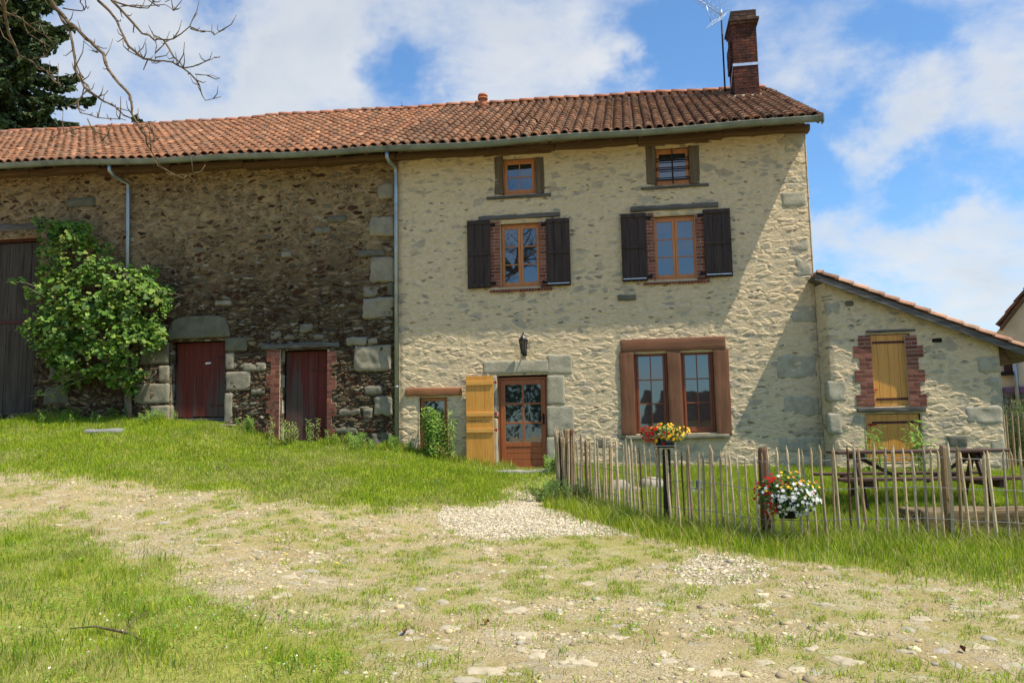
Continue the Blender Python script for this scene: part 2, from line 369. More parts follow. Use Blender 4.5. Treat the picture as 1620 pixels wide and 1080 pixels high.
M['red_door'] = wood('worn red boards', (.075, .012, .008), (.15, .026, .016), 2, .75, .3, .8, .6, ((.075, .055, .045), 1.75, 3.2, .14))
M['red_paint'] = simple('red paint', (.30, .012, .010), .5, 10, .3, .2)
M['dark_red'] = simple('dark red paint', (.075, .02, .015), .7, 10, .3, .2)
M['iron'] = simple('dark iron', (.015, .015, .016), .5, 20, .4, .3, .6)
M['black_metal'] = simple('black lantern metal', (.012, .012, .013), .35, 20, .3, .2, .5)
M['zinc'] = simple('zinc', (.30, .34, .36), .42, 3, .2, .1, .75, .5)
M['gutter'] = simple('weathered gutter zinc', (.19, .21, .17), .6, 3, .25, .15, .45)
M['steel'] = simple('pale galvanised steel', (.55, .6, .66), .35, 8, .15, .1, .6)
M['tile'] = col_mat('clay tile', .9, 26, .55, .5, ((.10, .082, .058), 3.2, .48, .66, .70))
M['tile_new'] = col_mat('newer clay tile', .85, 20, .35, .4, ((.30, .22, .15), 5, .55, .75, .4))
M['brick'] = col_mat('brick', .92, 35, .45, .6)
M['brick_old'] = col_mat('sooty brick', .92, 18, .8, .7, ((.022, .018, .015), 5, .42, .66, .75))
M['stone_c'] = col_mat('field stone', .95, 30, .35, .7)
M['wood_c'] = col_mat('split chestnut', .9, 30, .5, .6)
M['leaf'] = col_mat('vine leaf', .6, 12, .2, .2, spec=.3, trans=.35)
M['grass'] = col_mat('grass blade', .6, 3, .25, 0, spec=.25, trans=.35)
M['herb'] = col_mat('herb leaf', .6, 10, .2, 0, spec=.25, trans=.3)
M['needle'] = col_mat('conifer needle', .7, 2, .4, 0, trans=.15)
M['petal'] = col_mat('petal', .6, 30, .1, 0, trans=.25)
M['bark'] = simple('bark', (.15, .12, .08), .9, 25, .5, .8)
M['lichen_bark'] = simple('lichen bark', (.13, .09, .05), .9, 18, .55, .8)
M['white'] = simple('white wool', (.75, .75, .72), .8)
M['curtain'] = simple('white net curtain', (.7, .7, .72), .8, 4, .1)
M['plaster'] = simple('cream plaster', (.55, .47, .33), .95, 3, .12, .3)
M['painted_dark'] = simple('dark opening', (.01, .009, .008), .9)  # near-black colour stands in for the shade inside rooms and openings
M['wire'] = simple('fence wire', (.25, .25, .25), .5, 8, .2, .1, .8)
M['slate_stone'] = granite('grey slab stone', (.30, .29, .26))
m, t = mat('window glass'); g = t.noise(t.obj(), 1.6, 2); x = t.bsdf((.012, .015, .018), .02, g, .04, .03, .5); x.inputs['IOR'].default_value = 2.3; t.out(x); M['glass'] = m
m, t = mat('lantern glass'); x = t.bsdf((.12, .12, .11), .08); x.inputs['Transmission Weight'].default_value = .7; t.out(x); M['lglass'] = m

# ------------------------------------------------------------------ setting: ground
def poly(pts, n_in=None):
    out = []
    for i, (a, b) in enumerate(pts): out.append(G(a, b) if not isinstance(a, str) else b)
    return np.array(out)
def inpoly(x, y, p):
    r = np.zeros(x.shape, bool); n = len(p)
    for i in range(n):
        x1, y1 = p[i]; x2, y2 = p[(i+1) % n]
        c = ((y1 > y) != (y2 > y)) & (x < (x2-x1)*(y-y1)/((y2-y1) if y2 != y1 else 1e-9)+x1); r ^= c
    return r
bank = poly([(-200, 742), (0, 742), (130, 755), (330, 768), (420, 785), (500, 800), (620, 806), (690, 790), (740, 800), (820, 772), (835, 752)]).tolist() + [[.3, .3], [-16, .3]]
bank = np.array(bank)
fore = poly([(-250, 850), (0, 838), (60, 835), (200, 868), (265, 895), (290, 930), (330, 955), (420, 965), (520, 990), (590, 1030), (620, 1079)]).tolist() + [[.4, -16.5], [-14, -16.5]]
fore = np.array(fore)
strip = poly([(790, 852), (900, 846), (1000, 850), (1080, 866), (1100, 890), (1050, 912), (960, 905), (860, 882)])
fencezone = poly([(838, 757), (850, 800), (930, 826), (1040, 852), (1130, 865), (1250, 885), (1400, 905), (1620, 925)]).tolist() + [[16, -9.0], [16, .3], [.9, .3]]
fencezone = np.array(fencezone)
sparse = poly([(1120, 868), (1250, 885), (1400, 900), (1620, 920), (1620, 985), (1350, 975), (1180, 950), (1080, 900)])
gravel = poly([(700, 800), (760, 800), (800, 775), (835, 775), (860, 805), (940, 828), (1000, 846), (900, 848), (800, 856), (720, 845), (690, 820)])
gravel2 = poly([(1100, 872), (1180, 880), (1230, 905), (1200, 925), (1090, 925), (1060, 905)])
def lush(x, y):
    rj = np.random.default_rng(5); jx = x + (fbm(x, y, 2.2, 31)-.5)*.9 + rj.normal(0, .16, x.shape); jy = y + (fbm(x, y, 2.2, 47)-.5)*.9 + rj.normal(0, .16, x.shape)
    patch = fbm(x, y, 1.6, 77, 3)
    g_ = np.clip(.16+(patch-.42)*2.2, .10, .55)
    g_ = np.where(inpoly(jx, jy, sparse), .42+.3*(patch-.5), g_)
    g_ = np.where(inpoly(jx, jy, strip), .62, g_)
    g_ = np.where(inpoly(jx, jy, bank), .93-.35*np.clip(patch-.5, 0, 1), g_)
    g_ = np.where(inpoly(jx, jy, fore), 1.0, g_)
    g_ = np.where(inpoly(x+(jx-x)*.35, y+(jy-y)*.35, fencezone), 1.0, g_)
    gr = inpoly(x+(jx-x)*.4, y+(jy-y)*.4, gravel)
    g_ = np.where(gr, .03, g_)
    g_ = np.where(inpoly(jx, jy, gravel2), .12, g_)
    return g_
xs = np.unique(np.concatenate([-np.geomspace(400, 14.2, 14), np.arange(-14, 12.01, .05), np.geomspace(12.3, 400, 14)]))
ys = np.unique(np.concatenate([-np.geomspace(400, 14.9, 12), np.arange(-14.6, .7, .05), np.geomspace(.9, 600, 16)]))
X, Y = np.meshgrid(xs, ys); Z = H(X, Y)
far = np.clip((np.hypot(X-2, Y)-25)/200, 0, 1); Z = Z*(1-far) + far*1.0
nx_, ny_ = len(xs), len(ys); idx = np.arange(nx_*ny_).reshape(ny_, nx_)
q0 = idx[:-1, :-1].ravel(); q1 = idx[:-1, 1:].ravel(); q2 = idx[1:, 1:].ravel(); q3 = idx[1:, :-1].ravel()
T = np.concatenate([np.stack([q0, q1, q2], 1), np.stack([q0, q2, q3], 1)])
LG = lush(X, Y)
for _ in range(3): LG[1:-1, 1:-1] = (LG[1:-1, 1:-1]*2+LG[:-2, 1:-1]+LG[2:, 1:-1]+LG[1:-1, :-2]+LG[1:-1, 2:])/6
GRV = inpoly(X, Y, gravel) | inpoly(X, Y, gravel2)
Cg = np.stack([LG.ravel(), GRV.ravel().astype(float), np.zeros(LG.size)], 1)
m, t = mat('yard soil')
o = t.obj(); at = t.sep(t.attr('Col')['Color'])
n1 = t.noise(o, 1.1, 5, .6); n2 = t.noise(o, 9, 6, .65); n3 = t.noise(o, 45, 5, .7)
dirt = t.mix(t.mr(n1, .35, .65), (.40, .31, .155), (.56, .45, .25)); dirt = t.mix(t.mr(n2, .4, .75, 0, .55), dirt, (.30, .235, .13))
vs_ = t.v('ADD', o, t.v('SCALE', t.noise(o, 3, 2, .5, True), scale=.18))
pe = t.vor(vs_, 5.5, 'DISTANCE_TO_EDGE')['Distance']; pc = t.sep(t.vor(vs_, 5.5)['Color'])
flat = t.m('MULTIPLY', t.mr(t.m('ADD', pe, t.m('MULTIPLY', t.m('SUBTRACT', n2, .5), .12)), .03, .10, 0, 1, True), t.m('GREATER_THAN', pc[0], .72))
dirt = t.mix(t.m('MULTIPLY', flat, .5), dirt, t.ramp(pc[1], [(0, (.34, .31, .24)), (.5, (.50, .44, .32)), (1, (.58, .53, .42))]))
ge = t.vor(o, 34, 'DISTANCE_TO_EDGE')['Distance']; gc = t.sep(t.vor(o, 34)['Color'])
grc = t.mix(t.mr(ge, 0, .06), (.22, .18, .12), t.ramp(gc[0], [(0, (.38, .30, .17)), (.5, (.57, .465, .28)), (1, (.70, .60, .40))]))
sp = t.m('MAXIMUM', at[1], t.mr(n1, .46, .6, 0, .6))
c = t.mix(sp, dirt, grc)
soilg = t.mix(t.mr(n2, .35, .65), (.22, .25, .03), (.38, .39, .07))
gm = t.mr(t.m('ADD', at[0], t.m('MULTIPLY', t.m('SUBTRACT', t.noise(o, 16, 6, .7), .5), 1.3)), .38, .9, 0, .85)
c = t.mix(gm, c, soilg)
c = t.mix(t.mr(n3, .42, .68, 0, .7), c, t.mix(1.0, c, (.48, .43, .34), 'MULTIPLY'))
hb = t.m('ADD', t.m('MULTIPLY', flat, .35), t.m('ADD', t.m('MULTIPLY', t.m('MULTIPLY', sp, t.mr(ge, 0, .2)), .5), t.m('ADD', n2, t.m('MULTIPLY', n3, .9))))
t.out(t.bsdf(c, .95, hb, .9, .03, .15)); M['ground'] = m
fast_mesh('ground', np.stack([X.ravel(), Y.ravel(), Z.ravel()], 1), T, Cg, m, smooth=True, kind='structure')

# ------------------------------------------------------------------ walls
def wall_sheet(name, x0, x1, z0, z1, y, opens, material, parent, step=.026, top=None, back=.5, right=None, left=None, soft=.10):
    """front face as a fine grid with the openings left out, plus reveals and the returns of its ends"""
    bx = sorted({x0, x1, *[a for o_ in opens for a in o_[:2]]}); bz = sorted({z0, z1, *[a for o_ in opens for a in o_[2:4]]})
    def lines(b):
        r = []
        for a, c in zip(b[:-1], b[1:]): r += list(np.linspace(a, c, max(1, int(round((c-a)/step)))+1)[:-1])
        return np.array(r+[b[-1]])
    gx = lines(bx); gz = lines(bz); XX, ZZ = np.meshgrid(gx, gz)
    cx = (gx[:-1]+gx[1:])/2; cz = (gz[:-1]+gz[1:])/2; CX, CZ = np.meshgrid(cx, cz); keep = np.ones(CX.shape, bool)
    dm = np.minimum(np.minimum(XX-x0, x1-XX), ZZ*0+9)
    for (a, b, c, e_) in [o_[:4] for o_ in opens]:
        keep &= ~((CX > a) & (CX < b) & (CZ > c) & (CZ < e_))
        dd = np.maximum(np.maximum(a-XX, XX-b), np.maximum(c-ZZ, ZZ-e_)); dm = np.minimum(dm, np.abs(dd))
    dm = np.clip(dm/soft, 0, 1)
    if top is not None:
        tz = top(XX); keep &= (ZZ[:-1, :-1] < tz[:-1, :-1]-.005); ZZ = np.minimum(ZZ, tz)
    nx, nz = len(gx), len(gz); idx = np.arange(nx*nz).reshape(nz, nx)
    V = np.stack([XX.ravel(), np.full(XX.size, y), ZZ.ravel()], 1); D = dm.ravel()
    q = np.stack([idx[:-1, :-1][keep], idx[:-1, 1:][keep], idx[1:, 1:][keep], idx[1:, :-1][keep]], 1)
    T = np.concatenate([q[:, [0, 1, 2]], q[:, [0, 2, 3]]])
    vs = [V]; ts = [T]; ds = [D]; off = len(V)
    def strip_(xa, ya, xb, yb, fn_z0, fn_z1, n=None):     # extra returns as vertical grids
        nonlocal off
        L = math.hypot(xb-xa, yb-ya); n = n or max(1, int(L/step)); u = np.linspace(0, 1, n+1); zz0 = fn_z0; zl = np.linspace(0, 1, max(2, int((fn_z1(0)-zz0)/step))+1)
        U, Wd = np.meshgrid(u, zl); PX = xa+(xb-xa)*U; PY = ya+(yb-ya)*U; PZ = zz0+(fn_z1(U)-zz0)*Wd
        i2 = np.arange(U.size).reshape(U.shape)+off
        a, b, c, e_ = i2[:-1, :-1].ravel(), i2[:-1, 1:].ravel(), i2[1:, 1:].ravel(), i2[1:, :-1].ravel()
        vs.append(np.stack([PX.ravel(), PY.ravel(), PZ.ravel()], 1)); ts.append(np.stack([a, b, c], 1)); ts.append(np.stack([a, c, e_], 1)); ds.append(np.clip(np.minimum(U, 1-U)*L/.12, 0, 1).ravel()); off += U.size
    if right is not None: strip_(x1, y, x1, right[0], z0, right[1])
    if left is not None: strip_(left[2] if len(left) > 2 else x0, left[0], x0, y, z0, left[1])
    # reveals
    for o_ in opens:
        a, b, c, e_ = o_[:4]; dp = o_[4] if len(o_) > 4 else .3
        rv = [[(a, y, c), (a, y+dp, c), (a, y+dp, e_), (a, y, e_)], [(b, y, c), (b, y, e_), (b, y+dp, e_), (b, y+dp, c)], [(a, y, e_), (a, y+dp, e_), (b, y+dp, e_), (b, y, e_)], [(a, y, c), (b, y, c), (b, y+dp, c), (a, y+dp, c)]]
        for r_ in rv:
            vs.append(np.array(r_, float)); ts.append(np.array([[0, 1, 2], [0, 2, 3]])+off); ds.append(np.zeros(4)); off += 4
    V = np.concatenate(vs); T = np.concatenate(ts); D = np.concatenate(ds)
    o2 = fast_mesh(name, V, T, np.ones((len(V), 3)), material, parent)
    a_ = o2.data.attributes.new('dm', 'FLOAT', 'POINT'); a_.data.foreach_set('value', D.astype(np.float32))
    return o2

def hbeam(name, rect, y0, y1, material, parent, seed=0, r=.012, amp=.012, **tags):
    b = MB(); b.rbox((rect[0], y0, rect[2]), (rect[1], y1, rect[3]), r, amp, seed, .05, fr=4); return b.build(name, material, parent, True, **tags)
def stone_block(name, px, parent, material, y0=-.03, seed=0, depth=.3, r=.035, amp=.016, fr=5, y=0.0, **tags):
    x0, x1, z0, z1 = PR(*px, y); b = MB(); b.rbox((x0, y+y0, z0), (x1, y+depth, z1), r, amp, seed, .045, fr=fr); return b.build(name, material, parent, True, **tags)
def brick_cols(rnd, a=(.17, .055, .037), b=(.27, .10, .065)):
    k = rnd.random(); v = .75+.5*rnd.random(); return tuple((a[i]*(1-k)+b[i]*k)*v for i in range(3))
def brick_jamb(name, x0, x1, z0, z1, parent, seed, tooth=0, y0=-.02, depth=.2, y=0.0, material=None, ch=.072, **tags):
    rnd = random.Random(seed); b = MB(); z = z0; i = 0
    b.box(x0+.004, x1-.004, y+y0+.012, y+depth, z0, z1, (.55, .47, .36))
    while z < z1-.03:
        h = min(ch, z1-z); ext = .10 if (i//3) % 2 == 0 else 0
        a, c = x0, x1
        if tooth < 0: a -= ext
        if tooth > 0: c += ext
        if ext: b.box(min(a, x0)+.002, max(c, x1)-.002, y+y0+.014, y+depth, z, z+h, (.50, .43, .33))
        cuts = [a]; x = a + (.11 if i % 2 else .2)*rnd.uniform(.9, 1.1)
        while x < c-.05: cuts.append(x); x += .21*rnd.uniform(.95, 1.05)
        cuts.append(c)
        for p, q in zip(cuts[:-1], cuts[1:]): b.box(p+.005, q-.005, y+y0+rnd.uniform(-.004, .004), y+depth*.9, z+.006, z+h-.006, brick_cols(rnd))
        z += ch; i += 1
    return b.build(name, material or M['brick'], parent, False, .003, **tags)

def window(parent, rect, cols, rows, sashes=1, y=.08, fw_=.05, sw=.055, bar=.022, material=None, name='window', curtain=False, **tags):
    x0, x1, z0, z1 = rect; mt = material or M['joinery']
    b = MB(); d0 = .07
    b.box(x0, x0+fw_, y, y+d0, z0, z1); b.box(x1-fw_, x1, y, y+d0, z0, z1)
    b.box(x0+fw_, x1-fw_, y+.001, y+d0, z1-fw_, z1); b.box(x0+fw_, x1-fw_, y-.02, y+d0, z0, z0+fw_)
    o_ = b.build(name, mt, parent, False, .005, **tags)
    W_ = (x1-x0-2*fw_)/sashes; gb = MB()
    for s_ in range(sashes):
        a = x0+fw_+s_*W_; c = a+W_; s2 = MB(); yy = y-.012
        za, zb = z0+fw_, z1-fw_
        s2.box(a+.002, a+sw, yy, yy+.05, za, zb); s2.box(c-sw, c-.002, yy, yy+.05, za, zb)
        s2.box(a+sw, c-sw, yy+.001, yy+.05, zb-sw, zb); s2.box(a+sw, c-sw, yy+.001, yy+.05, za, za+sw*1.15)
        gx0, gx1, gz0, gz1 = a+sw, c-sw, za+sw*1.15, zb-sw
        for k in range(1, cols): xx = gx0+(gx1-gx0)*k/cols; s2.box(xx-bar/2, xx+bar/2, yy+.004, yy+.04, gz0, gz1)
        for k in range(1, rows): zz = gz0+(gz1-gz0)*k/rows; s2.box(gx0, gx1, yy+.006, yy+.038, zz-bar/2, zz+bar/2)
        s2.build('sash', mt, o_, False, .004)
        for i in range(cols):
            for j in range(rows):
                # each pane sits a touch out of true
                xa, xb = gx0+(gx1-gx0)*i/cols, gx0+(gx1-gx0)*(i+1)/cols; zc, zd = gz0+(gz1-gz0)*j/rows, gz0+(gz1-gz0)*(j+1)/rows
                e1, e2 = random.uniform(-.0012, .0012), random.uniform(-.0012, .0012)
                gb.add([(xa, yy+.022+e1, zc), (xb, yy+.022-e1, zc), (xb, yy+.022-e1+e2, zd), (xa, yy+.022+e1+e2, zd)], [(0, 1, 2, 3)])
    gb.build('glass', M['glass'], o_)
    return o_

def sill_piece(name, rect, y0, y1, material, parent, seed=0, **t_): return hbeam(name, rect, y0, y1, material, parent, seed, .01, .010, **t_)

# ================================================================== FARMHOUSE
HX0, HX1 = -2.74, 5.93
house = thing('farmhouse', (1.6, 0, .8), 'cream rendered rubble stone house with dark shuttered windows, right of the dark barn', 'house')
LINE = dict(
 atL=PR(795, 249, 848, 309), atR=PR(1036, 232, 1092, 294),
 f1L=PR(791, 351, 855, 455), f1R=PR(1034, 339, 1103, 443),
 big=PR(1001, 556, 1135, 686), door=PR(784, 592, 866, 746), small=PR(664, 628, 707, 712))
opens = [(*LINE['atL'], .25), (*LINE['atR'], .25), (*LINE['f1L'], .3), (*LINE['f1R'], .3), (*LINE['big'], .3), (*LINE['door'], .3), (*LINE['small'], .3)]
GABLE = lambda U: 7.95+(10.75-7.95)*(1-np.abs(U*2-1)*np.ones_like(U))
wall_sheet('wall', HX0, HX1, .3, 8.0, 0, opens, M['house'], house, right=(10.0, GABLE), left=(10.0, GABLE))
b = MB(); b.box(HX0+.02, HX1-.02, 9.9, 10.0, .3, 7.9); b.build('rear_wall', M['plaster'], house)
b = MB(); b.box(HX0+.3, HX1-.3, .5, 9.5, .9, 7.6); b.build('interior', M['painted_dark'], house)  # solid near-black box in place of the unlit rooms

# windows
for key, cc_, rr_, s_ in (('atL', 2, 2, 1), ('atR', 2, 2, 1), ('f1L', 1, 3, 2), ('f1R', 1, 3, 2)):
    r_ = LINE[key]; wn = window(house, (r_[0]+.005, r_[1]-.005, r_[2]+.005, r_[3]-.005), cc_, rr_, s_, .07 if key[0] == 'a' else .10, .045, .06 if key[0] == 'a' else .055)
    if key == 'atL':
        wn['label'] = 'small four pane attic window without bars'
        hbeam('lintel', PR(765, 234, 872, 249), -.035, .25, M['brown_timber'], wn, 1); hbeam('sill', PR(770, 306, 872, 317), -.06, .2, M['old_timber'], wn, 2)
        hbeam('jamb', PR(783, 248, 795, 308), -.02, .25, M['brown_timber_v'], wn, 3); hbeam('jamb', PR(848, 248, 860, 308), -.02, .25, M['brown_timber_v'], wn, 4)
    if key == 'atR':
        wn['label'] = 'small attic window behind iron bars'
        hbeam('lintel', PR(1010, 218, 1120, 233), -.035, .25, M['brown_timber'], wn, 5); hbeam('sill', PR(1014, 291, 1121, 301), -.06, .2, M['old_timber'], wn, 6)
        hbeam('jamb', PR(1023, 231, 1036, 292), -.02, .25, M['brown_timber_v'], wn, 7); hbeam('jamb', PR(1092, 231, 1105, 292), -.02, .25, M['brown_timber_v'], wn, 8)
        b = MB(); xa, xb, za, zb = r_
        for f_ in (.27, .34, .52, .58, .80, .86): b.box(xa+.0, xb-.0, .015, .03, za+(zb-za)*(1-f_)-.008, za+(zb-za)*(1-f_)+.008)
        b.box((xa+xb)/2-.012, (xa+xb)/2+.012, .002, .015, za+.02, zb-.02); b.build('iron_bars', M['iron'], wn)
def shutter(parent, px, hinge_right, label):
    x0, x1, z0, z1 = PR(*px); b = MB(); n = 3; wb = (x1-x0)/n
    for i in range(n): b.box(x0+i*wb+.003, x0+(i+1)*wb-.003, -.085+random.uniform(-.002, .002), -.055, z0, z1)
    o_ = b.build('shutter', M['dark_shutter'], parent, False, .004, label=label)
    for f_ in (.04, .5, .96): b = MB(); zz = z0+(z1-z0)*f_; b.box(x0+.01, x1-.01, -.108, -.0855, zz-.035, zz+.035); b.build('batten', M['dark_shutter'], o_, False, .005)
    b = MB(); hx = x1 if hinge_right else x0; s_ = 1 if hinge_right else -1
    for f_ in (.07, .93): zz = z0+(z1-z0)*f_; b.box(min(hx, hx+s_*.09), max(hx, hx+s_*.09), -.06, -.02, zz-.02, zz+.02); b.box(min(hx+s_*.05, hx+s_*.1), max(hx+s_*.05, hx+s_*.1), -.05, .01, zz-.035, zz+.035)
    b.build('hinge', M['iron'], o_, False, .003)
    bb = MB(); bb.box(x0+.02, x1-.03, -.115, -.1085, z0+.045, z0+.06); bb.build('metal_strip', M['steel'], o_) if label.endswith('rail') else None
    return o_
wl = [o for o in house.children if o.name.startswith('window')]
f1L, f1R = wl[2], wl[3]
f1L['label'] = 'tall window pair with brick surround and spread shutters above the lantern'; f1R['label'] = 'tall window pair reflecting pale cloud, beside the diagonal shadow'
hbeam('lintel', PR(757, 336, 886, 350), -.05, .25, M['old_timber'], f1L, 11, .015, .012); hbeam('lintel', PR(998, 320, 1136, 336), -.05, .25, M['old_timber'], f1R, 12, .015, .012)
a = PR(776, 350, 791, 455); brick_jamb('brick_jamb', a[0], a[1], a[2], a[3], f1L, 1); a = PR(855, 350, 867, 455); brick_jamb('brick_jamb', a[0], a[1], a[2], a[3], f1L, 2)
a = PR(1019, 337, 1034, 443); brick_jamb('brick_jamb', a[0], a[1], a[2], a[3], f1R, 3); a = PR(1103, 337, 1118, 443); brick_jamb('brick_jamb', a[0], a[1], a[2], a[3], f1R, 4)
def brick_sill(px, parent, seed):
    x0, x1, z0, z1 = PR(*px); rnd = random.Random(seed); b = MB(); x = x0; b.box(x0+.005, x1-.005, -.04, .25, z0+.005, z1-.006, (.45, .38, .3))
    while x < x1-.04: b.box(x+.004, min(x+.064, x1)-.004, -.055+rnd.uniform(-.005, .005), .2, z0+rnd.uniform(0, .01), z1-.003, brick_cols(rnd, (.14, .04, .025), (.24, .075, .045))); x += .064
    b.build('sill', M['brick'], parent, False, .003)
brick_sill((775, 455, 874, 464), f1L, 5); brick_sill((1018, 443, 1124, 452), f1R, 6)
shutter(f1L, (741, 349, 776, 458), True, 'dark board shutter hanging left of its window'); shutter(f1L, (866, 346, 901, 454), False, 'dark board shutter with pale foot rail')
shutter(f1R, (985, 338, 1021, 447), True, 'dark board shutter on the left with pale foot rail'); shutter(f1R, (1116, 331, 1154, 440), False, 'dark board shutter on the right, nearest the gable, with pale foot rail')

# big ground floor window
bigT = PR(982, 532, 1147, 557); bw = MB()
grp = bpy.data.objects.new('large_window', None)
x0, x1, z0, z1 = LINE['big']
lp = PR(984, 557, 1002, 688); rp = PR(1134, 557, 1152, 688); mp_ = PR(1060, 557, 1076, 686)
b = MB(); b.rbox((bigT[0], -.05, bigT[2]), (bigT[1], .28, bigT[3]), .01, .006, 21, .06, fr=3)
big = b.build('window', M['oak'], house, True, label='broad timber framed window of two casements on the ground floor')
for rr, sd in ((lp, 22), (rp, 23), (mp_, 24)):
    b = MB(); b.rbox((rr[0], -.04, rr[2]), (rr[1], .28, bigT[2]+.005), .008, .006, sd, .06, fr=3); b.build('frame_post', M['oak_v'], big, True)
for a_, c_ in ((lp[1], mp_[0]), (mp_[1], rp[0])):
    window(big, (a_+.003, c_-.003, z0+.02, bigT[2]-.004), 2, 3, 1, .12, .045, .045, .022, M['joinery_dark'], 'casement')
a = PR(990, 686, 1153, 695); b = MB(); b.rbox((a[0], -.10, a[2]), (a[1], .25, a[3]), .01, .006, 25, .05); b.build('sill', M['granite_pale'], big, True)

# little window
sw_ = window(house, (LINE['small'][0]+.01, LINE['small'][1]-.01, LINE['small'][2], LINE['small'][3]-.005), 1, 1, 1, .1, .05, .02, .02, M['joinery'], label='little low window half hidden by tall weeds')
b = MB(); a = PR(642, 612, 731, 627); b.rbox((a[0], -.06, a[2]), (a[1], .25, a[3]), .02, .012, 31, .05, fr=3); b.build('lintel', M['orange_beam'], sw_, True)

# door
x0, x1, z0, z1 = LINE['door']; b = MB()
fx = .055; y = .14
x0 += .05; x1 -= .005; z0b = z0+.02; z1b = z1-.03
b.box(x0, x0+fx, y, y+.08, z0b, z1b); b.box(x1-fx, x1, y, y+.08, z0b, z1b); b.box(x0+fx, x1-fx, y+.001, y+.08, z1b-fx, z1b)
a, c = x0+fx+.004, x1-fx-.004; yy = y-.015; zt = z1b-fx-.004; zm = z0b+.58
b.box(a, a+.10, yy, yy+.05, z0b+.01, zt); b.box(c-.10, c, yy, yy+.05, z0b+.01, zt); b.box(a+.10, c-.10, yy+.001, yy+.05, zt-.10, zt); b.box(a+.10, c-.10, yy+.001, yy+.05, zm-.09, zm); b.box(a+.10, c-.10, yy-.004, yy+.05, z0b+.01, z0b+.09)
for k in range(3): zz = z0b+.09+k*(zm-.09-z0b-.09)/3; b.box(a+.10, c-.10, yy+.012, yy+.045, zz+.003, zz+(zm-.18-z0b)/3-.003)
gx0, gx1, gz0, gz1 = a+.10, c-.10, zm, zt-.10; xm = (gx0+gx1)/2
b.box(xm-.02, xm+.02, yy+.004, yy+.04, gz0, gz1)
for k in (1, 2): zz = gz0+(gz1-gz0)*k/3; b.box(gx0, gx1, yy+.006, yy+.038, zz-.02, zz+.02)
dr = b.build('door', M['door_wood'], house, False, .004, label='glazed red brown house door with six panes')
b = MB()
for i in range(2):
    for j in range(3):
        xa, xb = (gx0, xm) if i == 0 else (xm, gx1); zc = gz0+(gz1-gz0)*j/3; zd = gz0+(gz1-gz0)*(j+1)/3; b.add([(xa, yy+.025, zc), (xb, yy+.025, zc), (xb, yy+.025, zd), (xa, yy+.025, zd)], [(0, 1, 2, 3)])
b.build('glass', M['glass'], dr)
b = MB(); b.box(c-.07, c-.03, yy-.012, yy, 1.78, 2.0); b.tube([(c-.05, yy-.01, 1.92), (c-.05, yy-.06, 1.92), (c-.16, yy-.06, 1.92)], .010, 8); b.build('handle', M['iron'], dr)
# granite surround
g_ = [('lintel', (764, 568, 868, 592), 41), ('jamb_stone', (866, 560, 905, 592), 42), ('jamb_stone', (866, 593, 893, 640), 43), ('jamb_stone', (866, 641, 908, 690), 44), ('jamb_stone', (866, 691, 892, 745), 45), ('jamb_stone', (772, 593, 786, 660), 46), ('jamb_stone', (768, 661, 786, 746), 47)]
for nme, px, sd in g_: stone_block(nme, px, dr, M['granite_wall'], -.018, sd, .3, .025, .008)
a = PR(786, 592, 866, 600); 
a = P(725, 752), P(872, 744); b = MB(); b.rbox((-1.05, -.62, .62), (.62, .12, .86), .03, .015, 48, .06)
b.build('doorstep', M['slate_stone'], house, True)
# open yellow shutter of the door, upper and lower leaf folded back on the wall
x0, x1, z0, z1 = PR(739, 594, 781, 748, -.08); zsp = PR(739, 594, 781, 666, -.08)[2]
for (za, zb, fr_, lb) in ((zsp+.006, z1, (.14, .84), 'upper leaf of the yellow door shutter'), (z0, zsp-.006, (.11, .82), 'lower leaf of the yellow door shutter')):
    b = MB(); wb = (x1-x0)/3
    for i in range(3): b.box(x0+i*wb+.002, x0+(i+1)*wb-.002, -.13, -.10, za, zb)
    sh = b.build('shutter', M['pine'], dr, False, .003, label=lb); b = MB(); h2 = MB()
    for f_ in fr_:
        zz = za+(zb-za)*f_; b = MB(); b.box(x0+.012, x1-.012, -.158, -.1305, zz-.045, zz+.045); b.build('batten', M['pine_x'], sh, False, .004)
        h2.box(x1-.01, x1+.055, -.125, -.108, zz-.012, zz+.02); h2.tube([(x1+.05, -.115, zz-.03), (x1+.05, -.115, zz+.035)], .014, 8)
    h2.build('hinge', M['red_paint'], sh)

# quoins at the right corner of the house and other single stones in the wall
q = [(1240, 208, 1272, 243), (1236, 300, 1276, 330), (1248, 372, 1280, 400), (1258, 405, 1284, 440), (1252, 480, 1290, 512), (1228, 560, 1292, 600), (1232, 690, 1300, 716), (1240, 625, 1296, 660)]
for i, px in enumerate(q): stone_block('quoin', px, house, M['granite_wall'], -.012, 60+i, .25, .05, .014)
for i, px in enumerate([(893, 520+45, 908, 585), (940, 690, 962, 710)]): stone_block('wall_stone', px, house, M['granite'], -.014, 80+i, .2, .05, .01)
# small gable shaped niche stone
stone_block('niche_stone', (978, 466, 1006, 476), house, M['granite_dark'], -.05, 90, .2, .02, .012)
b = MB(); a = PR(910, 227, 926, 237); b.rbox((a[0], -.03, a[2]), (a[1], .1, a[3]), .01, .006, 91, .04); b.build('beam_end', M['brown_timber'], house, True)

